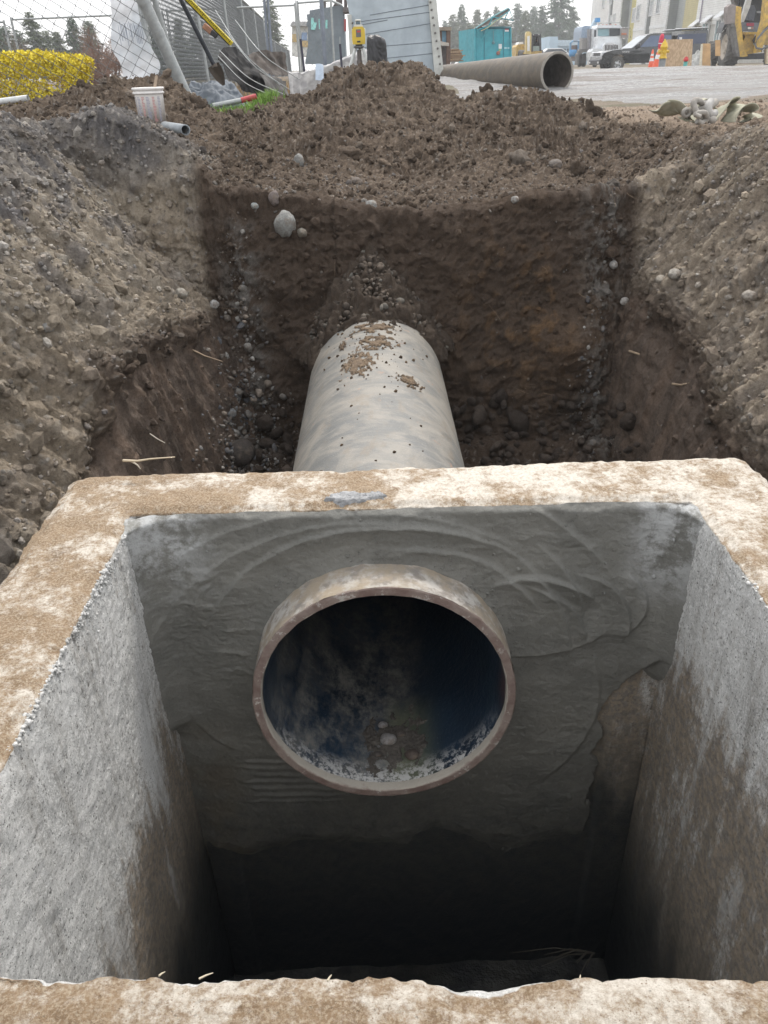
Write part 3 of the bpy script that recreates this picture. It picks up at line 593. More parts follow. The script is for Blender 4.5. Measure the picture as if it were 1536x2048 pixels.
    kk = n.math('MULTIPLY', n.math('ADD', k1, k2), n.ramp(n.noise(14, 7, .75), .40, .58)); c = n.mix(kk, c, (.40, .41, .41))
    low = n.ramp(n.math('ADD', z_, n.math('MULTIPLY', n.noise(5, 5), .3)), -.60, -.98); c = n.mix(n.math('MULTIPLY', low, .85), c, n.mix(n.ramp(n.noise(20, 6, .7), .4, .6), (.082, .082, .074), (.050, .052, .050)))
    deep = n.ramp(n.math('ADD', z_, n.math('MULTIPLY', n.noise(6, 5), .2)), -1.10, -1.38); c = n.mix(deep, c, (.022, .026, .030))  # shade at the bottom of the box, painted near black
    tanb = n.math('MULTIPLY', n.ramp(z_, -.62, -.78), n.ramp(x_, -.40, -.50)); c = n.mix(n.math('MULTIPLY', tanb, n.ramp(n.noise(7, 5), .35, .6)), c, (.12, .11, .09))
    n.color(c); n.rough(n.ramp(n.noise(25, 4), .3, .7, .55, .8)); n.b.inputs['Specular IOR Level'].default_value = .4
    n.bump(n.noise(110, 6, .7, stretch=(1, 1, 1.4)), .0035, .8); n.bump(n.noise(500, 2), .001, .6)
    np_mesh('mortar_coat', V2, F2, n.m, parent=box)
mortar()
# white and blue smear of old grout on the rim over the pipe
def dab(cx, cy, rx, ry, th, seed, m, parent, name, z0=-.012):
    n = 46; a, b = np.meshgrid(np.linspace(-1, 1, n), np.linspace(-1, 1, n), indexing='ij'); q = np.stack([a, b, a*0], -1).reshape(-1, 3)
    nn = fbm(q, 2.5, 4, seed, .6); rr = np.hypot(q[:, 0], q[:, 1])+.45*nn; h = ss(1, .55, rr)
    V = np.stack([cx+q[:, 0]*rx, cy+q[:, 1]*ry, z0+h*th+.25*th*fbm(q, 9, 3, seed+3)*h], -1); F = grid_faces(n, n); keep = (h[F].mean(1) > .08)
    V2, F2, _ = submesh(V, F, keep); return np_mesh(name, V2, F2, m, parent=parent)
M_grout = mat('pale_grout', (.36, .365, .375), .8, scale=60, bump=.004, bs=150, c2=(.22, .225, .23))
dab(-.085, 1.632, .07, .030, .020, 31, M_grout, box, 'grout_smear'); dab(-.02, 1.636, .035, .022, .018, 35, M_grout, box, 'grout_smear')

# ---------------------------------------------------------------- the pipe through the wall
def pipe_out_mat(name, dusty=1.):
    n = NT(name, .6); x = n.sep(0); y = n.sep(1); z = n.sep(2)
    # faint hoop-wise wiping marks: stretch the noise round the girth
    s1 = n.noise(3.2, 7, .68, stretch=(1.6, 1.9, 1.6), dist=.8); s2 = n.noise(16, 5, .7, stretch=(.6, 3, .6))
    c = n.mix(n.ramp(s1, .40, .62), (.135, .138, .134), (.225, .212, .188)); c = n.mix(n.ramp(s2, .45, .72, 0, .4), c, (.31, .29, .255)); c = n.mix(n.ramp(n.noise(5, 6, .7, stretch=(1, 2.2, 1)), .58, .68, 0, .5), c, (.14, .146, .15))
    c = n.mix(n.ramp(n.noise(260, 3, .8), .6, .7, 0, .45), c, (.60, .58, .54)); c = n.mix(n.ramp(n.noise(11, 5, .7), .64, .70, 0, .6), c, (.33, .19, .12))
    c = n.mix(n.ramp(n.noise(7, 6, .75, stretch=(2, .8, 2)), .54, .66, 0, .45), c, (.19, .155, .115))
    if dusty != 1: c = n.mix(1., c, (dusty*.85, dusty*.72, dusty*.58), 'MULTIPLY')  # browns the dusty pipe; albedo also lowered evenly for its shaded lower half
    n.color(c); n.rough(n.ramp(s2, .3, .7, .45, .7)); n.bump(n.noise(150, 5, .7), .0018, .8); return n.m
M_pipe = pipe_out_mat('pipe_outside')
pipe = empty('buried_pipe', (PC[0], MY, PC[1]), label='large steel pipe entering the concrete box from the trench end', cat='pipe')
n_ = NT('rusty_cut_end', .8); n_.color(n_.mix(n_.ramp(n_.noise(14, 6, .7), .35, .65), (.16, .095, .082), (.24, .17, .145))); n_.bump(n_.noise(120, 5, .7), .004)
c_ = n_.mix(n_.ramp(n_.noise(30, 5, .75), .56, .66), n_.mix(n_.ramp(n_.noise(14, 6, .7), .35, .65), (.17, .115, .10), (.25, .20, .175)), (.42, .39, .36)); rr2 = n_.math('POWER', n_.math('ADD', n_.math('POWER', n_.sep(0), 2.), n_.math('POWER', n_.sep(2), 2.)), .5); c_ = n_.mix(n_.ramp(n_.math('ADD', rr2, n_.math('MULTIPLY', n_.noise(40, 4), .006)), PR-T_+.006, PR-T_+.003), c_, (.40, .37, .32)); n_.color(c_); M_rim = n_.m
n_ = NT('stub_outside', .85); n_.color(n_.mix(n_.ramp(n_.noise(9, 6, .7), .38, .6), (.33, .28, .215), n_.mix(n_.ramp(n_.noise(30, 4), .4, .6), (.46, .44, .41), (.24, .22, .20)))); n_.bump(n_.noise(90, 6, .75), .006); n_.b.inputs['Specular IOR Level'].default_value = .2; M_stub = n_.m
def tubegrid(name, prof, m, n=160, disp=0, seed=0, parent=None):
    V = np.zeros((n, len(prof), 3))
    for k in range(n):
        a = 2*math.pi*k/n
        for j, (r_, h) in enumerate(prof): V[k, j] = (r_*math.cos(a), h, r_*math.sin(a))
    V = V.reshape(-1, 3); V[:, 1] += .06*V[:, 2]*np.exp(-np.maximum(V[:, 1], 0)/.08)*(abs(seed-8) < 6)
    if disp: d = fbm(V, 20, 4, seed, .6)*disp; rad = V*np.array([1, 0, 1]); rad /= np.linalg.norm(rad, axis=1, keepdims=True); V = V+rad*d[:, None]; V[:, 1] += .6*disp*fbm(V, 30, 3, seed+5)
    return np_mesh(name, V, grid_faces(n, len(prof), True), m, parent=parent)

tubegrid('outer_wall', [(PR, h) for h in np.linspace(.30, 3.4, 120)], M_pipe, 120, .0012, 3, pipe)
tubegrid('stub', [(PR+.001, h) for h in np.linspace(.001, .30, 40)], M_stub, 200, .0035, 7, pipe)
tubegrid('cut_rim', [(PR+.001, .004)]+[(r_, -.001) for r_ in np.linspace(PR-.001, PR-T_+.002, 10)]+[(PR-T_, .004), (PR-T_-.001, .02)], M_rim, 240, .0022, 9, pipe)
n_ = NT('black_lining', .42); x_, y_, z_ = n_.sep(0), n_.sep(1), n_.sep(2)
low = n_.ramp(n_.math('ADD', z_, n_.math('MULTIPLY', x_, .25)), -.05, -.22); mudm = n_.math('MULTIPLY', low, n_.ramp(n_.noise(14, 9, .8, stretch=(1, .6, 1)), .38, .62))
mudm = n_.math('MULTIPLY', n_.math('MULTIPLY', mudm, n_.ramp(y_, 1.3, .35)), n_.ramp(x_, .16, .02)); c = n_.mix(n_.ramp(n_.noise(3, 4), .4, .6), (.010, .020, .036), (.018, .036, .062)); c = n_.mix(n_.math('MULTIPLY', mudm, .75), c, n_.mix(n_.ramp(n_.noise(12, 4), .45, .6), (.23, .22, .195), (.12, .115, .105)))
g_ = n_.math('MULTIPLY', n_.math('MULTIPLY', n_.ramp(z_, -.24, -.29), n_.ramp(y_, .35, .2)), n_.math('MULTIPLY', n_.ramp(x_, .19, .06), n_.ramp(x_, -.02, .03))); c = n_.mix(n_.math('MULTIPLY', g_, .5), c, (.14, .15, .07))
wl = n_.math('MULTIPLY', n_.math('MULTIPLY', n_.ramp(y_, .09, .01), n_.ramp(z_, -.06, -.2)), n_.ramp(n_.noise(45, 6, .8), .45, .56)); c = n_.mix(wl, c, (.50, .50, .49))
rs = n_.math('MULTIPLY', n_.ramp(x_, .29, .315), n_.ramp(n_.noise(5, 4), .42, .6)); c = n_.mix(n_.math('MULTIPLY', rs, .7), c, (.14, .065, .045)); c = n_.mix(n_.ramp(n_.noise(300, 2, .8), .70, .74, 0, .8), c, (.4, .4, .4))
n_.color(c); n_.rough(n_.ramp(mudm, 0, 1, .35, .8)); n_.bump(n_.noise(60, 5), .003); M_lin = n_.m
tubegrid('lining', [(PR-T_-.001, h) for h in np.concatenate([np.linspace(.02, .6, 50), np.linspace(.65, 6, 20)])], M_lin, 120, .0015, 13, pipe)
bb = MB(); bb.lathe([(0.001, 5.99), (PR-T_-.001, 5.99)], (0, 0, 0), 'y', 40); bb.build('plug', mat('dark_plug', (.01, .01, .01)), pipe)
# stones and silt lying on the invert
for k, (dx, dy, r_, c_, lab) in enumerate([(.005, .15, .020, (.30, .29, .285), 'pale round pebble lying in the pipe mouth, largest of the cluster'), (-.01, .21, .012, (.27, .26, .26), 'small pale pebble behind the largest one in the pipe mouth'), (.07, .085, .017, (.09, .07, .06), 'dark brown clod near the lip inside the pipe mouth'), (-.025, .10, .010, (.08, .07, .065), 'small dark clod left of the pebbles inside the pipe mouth'), (.04, .17, .013, (.10, .085, .075), 'brown clod right of the pale pebble inside the pipe mouth')]):
    V0, F0 = ico(3); q = V0*(1+.2*fbm(V0+k*4, 1.1, 3, k+50)[:, None])*np.array([1.2, 1, .75])*r_; o = np_mesh('pebble' if c_[0] > .2 else 'clod', q, F0, M_stone, np.tile(np.array(c_), (len(q), 1)))
    o.location = (PC[0]+dx, MY+dy, PC[1]-math.sqrt((PR-T_)**2-dx*dx)+r_*.5); tag(o, lab, 'stone' if c_[0] > .2 else 'clod', 'pebbles and clods in the pipe mouth')
M_mud = mat('silt', (.11, .098, .085), .9, scale=30, bump=.006, bs=120, c2=(.07, .062, .055))
# silt bed and dried mud caked on top of the buried pipe: lumpy patches following the curve
def cyl_patch(name, a0, aw, h0, hw, th, seed, m, rad, inside=False, thr=.2, freq=2.5, parent=None):
    n = 90; a, b = np.meshgrid(np.linspace(-1, 1, n), np.linspace(-1, 1, n), indexing='ij'); q = np.stack([a.ravel(), b.ravel(), a.ravel()*0], -1)
    nn = fbm(q, freq, 5, seed, .65); e = 1-np.hypot(q[:, 0], q[:, 1]); h = np.clip(e*1.1+nn*1.3-thr, 0, 1); hh = ss(0, .5, h)*th*(1+.5*fbm(q, 12, 3, seed+2))
    ang = a0+q[:, 0]*aw; rr_ = rad+(-hh if inside else hh)+(.001 if inside else -.001)
    V = np.stack([rr_*np.cos(ang), h0+q[:, 1]*hw, rr_*np.sin(ang)], -1); F = grid_faces(n, n); keep = h[F].min(1) > .01; V2, F2, _ = submesh(V, F, keep)
    return np_mesh(name, V2, F2, m, parent=parent)
cyl_patch('silt_bed', -math.pi/2+.08, .36, .15, .13, .007, 61, M_mud, PR-T_-.001, True, .25, parent=pipe)
M_cake = mat('caked_mud', (.17, .122, .078), .95, scale=40, bump=.006, bs=140, c2=(.09, .065, .045))
for a0, aw, h0, hw, s_ in ((math.pi/2+.20, .30, 1.62, .22, 71), (math.pi/2-.05, .30, 1.85, .12, 72), (math.pi/2-.40, .22, 1.42, .07, 73), (math.pi/2-.02, .4, 2.06, .10, 74), (math.pi/2+.45, .07, 1.90, .07, 75)):
    cyl_patch('caked_mud', a0, aw, h0, hw, .009, s_, M_cake, PR, False, .36, 3.0, parent=pipe)
# soil heaped over the pipe where it leaves the end face
def pile(cx, cy, z0, rx, ry, h, seed, lab, col, name='soil_pile'):
    n = 150; a, b = np.meshgrid(np.linspace(-1, 1, n), np.linspace(-1, 1, n), indexing='ij'); q = np.stack([a.ravel()*rx, b.ravel()*ry, a.ravel()*0], -1)
    r_ = np.hypot(a.ravel(), b.ravel()); nn = fbm(q, 9, 5, seed, .6); w_, _ = worley(q, 30, seed)
    hh = h*np.clip(1-r_, 0, 1)**.8 + .075*nn*ss(1.05, .7, r_) + .035*np.maximum(0, .6-w_)+.012*fbm(q, 45, 3, seed+4, .65)
    V = np.stack([cx+q[:, 0]*(1+.12*nn), cy+q[:, 1]*(1+.12*nn), z0+hh], -1); F = grid_faces(n, n); keep = (r_[F].max(1) < 1.0); V2, F2, _ = submesh(V, F, keep)
    o = np_mesh(name, V2, F2, M_soil, np.tile(np.array(col), (len(V2), 1))*(1+.5*fbm(V2, 20, 3, seed+9)[:, None])); return tag(o, lab, 'soil pile')
pile(-.03, 3.93, -.36, .42, .52, .50, 81, 'gravelly soil slumped over the pipe at the trench end face', (.078, .060, .046))

# crumbs of soil lying on the pipe and on the slumped pile
_q = np.random.default_rng(44); n_ = 150; th = math.pi/2+_q.normal(0, .33, n_); hh = np.where(_q.random(n_) < .75, _q.normal(1.85, .28, n_), _q.uniform(.4, 2.2, n_)); cp = np.stack([PC[0]+PR*np.cos(th), MY+hh, PC[1]+PR*np.sin(th)], -1); cn_ = np.stack([np.cos(th), th*0, np.sin(th)], -1)
sz = np.clip(_q.lognormal(-5.5, .5, n_), .0018, .012); scatter('pipe_crumbs', cp, cn_, sz, np.array([.13, .092, .06])*_q.uniform(.5, 1.3, (n_, 1)), M_soil, 1, .5, sink=.3, label='brown soil crumbs lying on top of the buried pipe', cat='soil clods', seed=45)
n_ = 1500; a = _q.uniform(0, 2*math.pi, n_); b_ = np.sqrt(_q.random(n_)); cx = -.03+.42*b_*np.cos(a)*.95; cy = 3.93-.52*b_*abs(np.sin(a))*.95; cz = -.36+.50*(1-b_)**.8; cn_ = np.stack([b_*np.cos(a), -b_*abs(np.sin(a)), np.sqrt(1-b_**2)], -1)
scatter('slump_gravel', np.stack([cx, cy, cz], -1), cn_, np.clip(_q.lognormal(-5.0, .55, n_), .003, .022), np.where(_q.random((n_, 1)) < .12, np.array([[.15, .14, .12]]), np.array([[.085, .066, .05]]))*_q.uniform(.6, 1.2, (n_, 1)), M_stone, 2, .6, sink=.3, label='gravel and clods in the slumped soil over the pipe', cat='gravel', seed=46)

# straws caught on the front rim, a dead sprig in the far corner of the basin floor
for k, (pts, lab) in enumerate([([(318, 1952), (330, 1944)], 'short pale straw on the front rim, leftmost of four'), ([(398, 1958), (426, 1946)], 'longest pale straw on the front rim, left of the middle'), ([(655, 1962), (663, 1950)], 'short pale straw on the front rim near the middle'), ([(1158, 1966), (1161, 1950)], 'short upright straw on the front rim at the right')]):
    m = MB(); a, b = at(*pts[0], .49), at(*pts[1], .498); m.tube([a, (a+b)/2+Vector((0, 0, .001)), b], [.0013, .0011, .0006], 5); m.build('straw', mat('straw_pale', (.55, .50, .38), .9), label=lab, cat='straw', group='straws on the front rim')
root = empty('dead_sprig', (.66, 1.50, -1.72), label='dark dead sprig lying in the far right corner of the box floor', cat='twig'); rr_ = random.Random(9)
for k in range(9):
    m = MB(); a = rr_.uniform(1.6, 4.4); L = rr_.uniform(.12, .3); e = Vector((math.cos(a)*L, -abs(math.sin(a))*L*.5, rr_.uniform(-.05, .12))); m.tube([(0, 0, 0), e*.5+Vector((0, 0, .03)), e], [.003, .002, .001], 5); m.build('stalk', mat('dead_stalk', (.10, .09, .075), .9), root)

# crumbled aggregate along the inner lip, grit and dropped lumps on the mortar: parts of the basin
def crumbs(name, P, Nn, size, m, sub=1, seed=0):
    r = np.random.default_rng(seed); V0, F0 = ico(sub); n = len(P); B = np.array([V0*(1+.45*fbm(V0+k*7.7, 1.5, 3, 60+k)[:, None]) for k in range(8)]); Qm, _ = np.linalg.qr(r.normal(size=(n, 3, 3)))
    V = np.einsum('nij,nvj->nvi', Qm, B[r.integers(0, 8, n)]*(size[:, None, None]*r.uniform(.6, 1.2, (n, 1, 3)))) + P[:, None, :]; F = (F0[None]+np.arange(n)[:, None, None]*len(V0)).reshape(-1, 3)
    V = V.reshape(-1, 3); o = np_mesh(name, V, F, m, parent=box, attrs={'top': np.full(len(V), -.2), 'stain': np.full(len(V), -.5), 'wet': np.zeros(len(V)), 'pale': np.zeros(len(V))}); o['kind'] = 'stuff'; return o
_q = np.random.default_rng(77); n_ = 1300; t = _q.random(n_); P = np.stack([BX0+.004-_q.random(n_)*.012, .56+t*1.0, -.012-_q.exponential(.012, n_)], -1); keep = fbm(P, 9, 3, 5) > -.12; P = P[keep]
n2_ = 500; P2 = np.stack([_q.uniform(BX0, BX1, n2_), BY1-.022-.02*_q.random(n2_), -.010-_q.exponential(.008, n2_)], -1); P2 = P2[fbm(P2, 7, 3, 8) > .02]; n3_ = 500; P3 = np.stack([BX1+.002+_q.random(n3_)*.010, .56+_q.random(n3_)*1.0, -.012-_q.exponential(.010, n3_)], -1); P3 = P3[fbm(P3, 8, 3, 9) > .05]
P = np.vstack([P, P3]); crumbs('crumbled_lip', P, None, np.clip(_q.lognormal(-5.75, .4, len(P)), .0015, .0065), M_conc, 1, 7)
n_ = 900; x = _q.uniform(BX0+.03, BX1-.03, n_); z = -.02-_q.random(n_)**1.2*.8; th = _q.uniform(.1, 3.0, n_); rr = PR+.006+_q.exponential(.02, n_); sel_ = _q.random(n_) < .4; x = np.where(sel_, PC[0]+rr*np.cos(th), x); z = np.where(sel_, PC[1]+rr*np.sin(th), z)
mo = [o for o in bpy.data.objects if o.name.startswith('mortar_coat')][0]; mv = np.zeros(len(mo.data.vertices)*3, np.float32); mo.data.vertices.foreach_get('co', mv); mv = mv.reshape(-1, 3)
gx = ((mv[:, 0]-BX0)/.006).astype(int); gz = ((-mv[:, 2])/.006).astype(int); tab = {}
for a_, b_, y_v in zip(gx.tolist(), gz.tolist(), mv[:, 1].tolist()): tab[(a_, b_)] = y_v
P = np.array([(a_, tab[(int((a_-BX0)/.006), int(-c_/.006))]-.0005, c_) for a_, c_ in zip(x.tolist(), z.tolist()) if (int((a_-BX0)/.006), int(-c_/.006)) in tab and math.hypot(a_-PC[0], c_-PC[1]) > PR+.004])
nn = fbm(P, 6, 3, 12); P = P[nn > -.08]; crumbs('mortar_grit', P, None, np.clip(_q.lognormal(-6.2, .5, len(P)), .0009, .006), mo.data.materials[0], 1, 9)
# ================================================================ things round the trench
def build_rel(mb, name, m, root, **kw):
    o = root.location; mb.v = [(p[0]-o.x, p[1]-o.y, p[2]-o.z) for p in mb.v]; return mb.build(name, m, root, **kw)
def catmull(P, n):
    """smooth curve through points"""
    P = [np.array(p, float) for p in P]; Q = [2*P[0]-P[1]]+P+[2*P[-1]-P[-2]]; out = []
    for i in range(1, len(Q)-2):
        for t in np.linspace(0, 1, n, endpoint=False):
            a, b, c, d = Q[i-1:i+3]; out.append(.5*((2*b)+(-a+c)*t+(2*a-5*b+4*c-d)*t*t+(-a+3*b-3*c+d)*t**3))
    return out+[P[-1]]
def cloth(name, rows, m, n=14, fold=.02, fs=6, seed=0, parent=None, stretch=(1, 1, 1), thick=.003, **kw):
    """sheet through rows of control points, with folds"""
    rr = [catmull(r_, n) for r_ in rows]; cols = [catmull([r_[k] for r_ in rr], n) for k in range(len(rr[0]))]
    G = np.array(cols); na, nb = G.shape[:2]; V = G.reshape(-1, 3); du = np.gradient(G, axis=0); dv = np.gradient(G, axis=1); Nn = np.cross(du, dv); Nn /= np.linalg.norm(Nn, axis=-1, keepdims=True)+1e-9; Nn = Nn.reshape(-1, 3)
    Vs = V*np.array(stretch); d = fold*(fbm(Vs, fs, 3, seed, .5)+.7*fbm(Vs, fs*.9, 2, seed+7, .5, True)); V = V+Nn*d[:, None]
    F = grid_faces(na, nb); o = np_mesh(name, np.vstack([V, V-Nn*thick]), np.vstack([F, F[:, ::-1]+len(V)]), m, parent=parent)
    if parent: o.data.transform(Matrix.Translation(-parent.location))
    return tag(o, **kw)
def wires(P0, U, Vv, W, H, pitch, r_, jit=.0, seed=0):
    """chain-link weave: bent wires crossing in diamonds"""
    m = MB(); rr = random.Random(seed); P0, U, Vv = Vector(P0), Vector(U).normalized(), Vector(Vv).normalized(); Nn = U.cross(Vv).normalized(); h = pitch/2; nz = int(H/h); na = int(W/pitch)
    for k in range(int(W/h)):                        # one zigzag wire per column, its bends hooked round its neighbours'
        m.tube([P0+U*min(max(k*h+(h*1.04 if (j+k) % 2 else -.04*h), 0), W)+Vv*(j*h)+Nn*(r_*(1 if j % 2 else -1)+jit*math.sin(k*.2+j*.15)) for j in range(nz+1)], r_, 3, False)
    return m
M_galv = mat('galvanised', (.36, .38, .38), .5, .35, scale=20, var=.2); M_wire = mat('wire', (.25, .265, .27), .5, .4, scale=30)
M_black = mat('black_plastic', (.022, .022, .024), .4, scale=12, var=.4); M_rub = mat('rubber', (.10, .096, .09), .9, scale=25, var=.35, bump=.004)
M_white = mat('white_paint', (.74, .75, .75), .45, scale=6, var=.12); M_glass = mat('dark_glass', (.035, .045, .055), .12, scale=1.5, var=.3)
M_pvc = mat('grey_pvc', (.30, .33, .35), .45, scale=14, var=.25); M_wood = mat('raw_wood', (.42, .30, .19), .8, scale=18, var=.35)
def fence(P0, P1, H, pitch, r_, lab, lean=(0, 0, 1), top=True, post_r=.025, grp='wire fence panels round the site', bottom=True, mat_w=None, sag=0, jit=0):
    P0, P1 = Vector(P0), Vector(P1); root = empty('chain_link_fence', (P0+P1)/2, label=lab, cat='fence', group=grp); up = Vector(lean).normalized()
    W = (P1-P0).length; U = (P1-P0)/W; m = wires(P0+up*.03, U, up, W, H-.06, pitch, r_, jit); build_rel(m, 'wire_mesh', mat_w or M_wire, root)
    for P in (P0, P1): m = MB(); m.tube([P-up*.1, P+up*H], post_r, 10); build_rel(m, 'post', M_galv, root)
    if top: m = MB(); m.tube([P0+up*(H-.03), P1+up*(H-.03)], post_r*.8, 8); build_rel(m, 'top_rail', M_galv, root)
    if bottom: m = MB(); m.tube([P0+up*.03, P1+up*.03], post_r*.8, 8); build_rel(m, 'bottom_rail', M_galv, root)
    return root
# near panel, leaning with its pole
pb = at(366, 176, 6.9); pt = at(286, 0, 6.75); lean = (pt-pb).normalized()
pl = at(-170, 225, 6.6)
root = fence(pl-lean*.1, pb-lean*.1, 2.4, .105, .0034, 'leaning chain-link panel at the left with a white sheet hung on it', lean, post_r=.045, jit=.008)
m = MB()
for f_ in (.35, .9): m = MB(); p = pb+lean*(.25+.4*f_); m.tube([p-lean*.02, p+lean*.02], .050, 12); build_rel(m, 'clamp', M_galv, root)
m = MB(); m.tube([at(353, 150, 7.05), at(309, 0, 6.95), at(285, -80, 6.9)], .022, 10); o = m.build('fence_pole', M_galv, label='thin loose steel pole behind the thick leaning fence post', cat='pole')
# fence running away from the camera
Y0 = 7.2; k = 0
while Y0 < 44:
    L = 3.4 if Y0 < 24 else 5; a = Vector((-1.72-.0569*(Y0-7.2), Y0, .42)); b = Vector((-1.72-.0569*(Y0+L-7.2), Y0+L, .42)); H = 1.72 if Y0 < 22 else 1.35
    fence(a, b, H, .075, .0036, ['chain-link panel running away just behind the thick leaning post', 'second wire panel of the fence running away, behind the shovel', 'third wire panel of the fence running away, above the black sheeting', 'fourth wire panel of the fence running away, with paired posts', 'fifth wire panel of the fence running away', 'sixth wire panel of the fence running away', 'seventh wire panel of the fence running away', 'eighth wire panel of the fence running away', 'last far wire panel where the fence running away meets the pale house', 'far end wire panel of the fence running away'][k], (-.04, 0, 1), post_r=.024); Y0 += L+.02; k += 1
# lateral fence farther back
for k, (x0, x1) in enumerate(((-9.2, -6.4), (-6.38, -3.6), (-3.58, -1.25), (-1.23, -.62))):
    fence((x0, 16.5, .40), (x1, 16.2, .40), 1.42+.05*k, .11, .0034, ['far cross fence panel at the left photo edge behind the yellow hedge', 'far cross fence panel behind the hanging white sheet', 'far cross fence panel between the paired posts and the cabin', 'short cross fence panel in front of the grey cabin'][k], post_r=.02)
for px, y1, lab in ((524, 104, 'left one of two close steel posts behind the black sheeting'), (531, 104, 'right one of two close steel posts behind the black sheeting'), (639, 122, 'tall blue-grey post in front of the grey cabin')):
    m = MB(); a = at(px+11, y1, 13); b = at(px, -60, 13); m.tube([a-Vector((0, 0, .4)), b], .030 if px > 600 else .020, 10); m.build('fence_pole', mat('blue_grey_steel', (.22, .25, .30), .5, .3), label=lab, cat='pole', group='single posts by the far fence')
for a, b, c_, lab in (((590, 0), (601, 78), (610, 137), 'dark stake with a pale thin top right of the black sheeting'), ((680, 73), (680, 88), (683, 113), 'short dark stake in front of the grey cabin')):
    root = empty('stake', at(*c_, 12.5), label=lab, cat='stake'); m = MB(); m.tube([at(*c_, 12.5)-Vector((0, 0, .25)), at(*b, 12.5)], .017, 6); build_rel(m, 'stake_body', mat('dark_stake', (.05, .05, .075), .8), root)
    m = MB(); m.tube([at(*b, 12.5), at(*a, 12.5)], .007, 5); build_rel(m, 'wire_end', M_galv, root)

# leafy things ---------------------------------------------------
def leaf_mat(name, c, c2, rough=.7):
    n = NT(name, rough); g = n.n('ShaderNodeNewGeometry'); n.color(n.mix(g.outputs['Random Per Island'], c, c2)); n.b.inputs['Specular IOR Level'].default_value = .3; return n.m
def leaves(P, size, r, drop=.0, asp=.5, dirs=None):
    """one small bent leaf face pair at each point"""
    n = len(P); d = r.normal(size=(n, 3)) if dirs is None else dirs+r.normal(size=(n, 3))*.45; d[:, 2] -= drop; d /= np.linalg.norm(d, axis=1, keepdims=True)
    s = np.cross(d, r.normal(size=(n, 3))); s /= np.linalg.norm(s, axis=1, keepdims=True)+1e-9; nn = np.cross(d, s); L = size*r.uniform(.6, 1.3, (n, 1))
    V = np.stack([P, P+d*L*.5+s*L*asp*.5, P+d*L, P+d*L*.5-s*L*asp*.5+nn*L*.12], 1).reshape(-1, 3); return V, np.arange(4*n).reshape(-1, 4)
r5 = np.random.default_rng(21)
def hedge():
    c = at(28, 152, 10.5); root = empty('yellow_hedge', (c.x, c.y, .35), label='bright yellow clipped shrub seen through the near fence at the left', cat='shrub')
    hx, hz, hy = .86, .25, .45; n = 26000; a = r5.uniform(-1, 1, (n, 3)); p4 = (abs(a)**7).sum(1)**(1/7); P = a/p4[:, None]*r5.uniform(.80, 1.0, (n, 1)); P = P*np.array([hx, hy, hz]); lump = 1+.20*fbm(P, 3, 3, 301); P = P*lump[:, None]
    P[:, 2] += c.z-.35-.02-.03*ss(.3, .9, P[:, 0]/hx); gap = fbm(P, 5, 2, 305); P = P[(gap < .14) | (P[:, 2] > c.z-.35)]
    low = P.copy(); V, F = leaves(P, .034, r5, 0, .7); np_mesh('foliage', V, F, leaf_mat('yellow_leaf', (.78, .66, .06), (.46, .37, .025)), parent=root, smooth=False)
    n = 3500; a = r5.uniform(-1, 1, (n, 3))*np.array([hx*.9, hy*.8, .3]); a[:, 2] += .12; V, F = leaves(a, .05, r5, -.3, .3); np_mesh('inner_branches', V, F, leaf_mat('hedge_inner', (.10, .09, .04), (.22, .16, .03)), parent=root, smooth=False)
hedge()
def conifer(name, h, wd, seed, mleaf, mbark):
    r = np.random.default_rng(seed); root = empty(name, (0, 0, 0)); m = MB(); m.tube([(0, 0, 0), (0, 0, h*.5), (0, 0, h*.97)], [h*.018, h*.011, h*.002], 7); m.build('trunk', mbark, root)
    P = []; D = []; lv = 0; z = h*.10
    while z < h*.99:
        t = z/h; L = wd*(1-t)**.8*(1 if t > .25 else .55+t*1.6)*r.uniform(.75, 1.1)+.02*h*.3; nb = 9
        for b in range(nb):
            if r.random() < .28: continue
            a = r.uniform(0, 2*math.pi); Lb = L*r.uniform(.4, 1.35); k = max(6, int(Lb/h*420)); s = r.uniform(.12, 1, k)
            q = np.stack([np.cos(a)*s*Lb, np.sin(a)*s*Lb, z+Lb*(.10*s-.38*s*s)+0*s], -1)+r.normal(size=(k, 3))*np.array([.018, .018, .010])*h*(1.1-s[:, None]*.5); P.append(q); D.append(np.tile([np.cos(a), np.sin(a), -.5], (k, 1)))
        z += h*.024
    P = np.vstack(P); D = np.vstack(D); V, F = leaves(P, h*.032, r, .5, .30, D); np_mesh('crown', V, F, mleaf, parent=root, smooth=False); return root
def bare(name, h, spread, seed, m_, levels=5, thin=1., nseg=4):
    rr = random.Random(seed); root = empty(name, (0, 0, 0)); mt, mc_ = MB(), MB()
    def grow(p, d, L, rad, lv):
        pts = [p]
        for k in range(3): d = (d+Vector([rr.gauss(0, .16) for _ in range(3)])+Vector((0, 0, .06))).normalized(); p = p+d*(L/3); pts.append(p)
        (mt if lv < 2 else mc_).tube(pts, [rad*(1-.13*i) for i in range(4)], 3 if lv > 1 else 5, False)
        if lv < levels:
            for k in range(nseg if lv else nseg+1): q = pts[rr.choice((1, 2, 3, 3))]; nd = (d+Vector([rr.gauss(0, spread) for _ in range(3)])).normalized(); grow(q, nd, L*rr.uniform(.55, .8), rad*.55, lv+1)
    grow(Vector((0, 0, -.1)), Vector((0, 0, 1)), h*.33, h*.014*thin, 0); mt.build('trunk', m_, root); mc_.build('crown', m_, root); return root
M_bark = mat('bark', (.16, .13, .105), .95, scale=5); ML1 = leaf_mat('conifer_leaf', (.045, .080, .050), (.095, .14, .080)); ML2 = leaf_mat('conifer_leaf_pale', (.080, .105, .060), (.14, .165, .095))
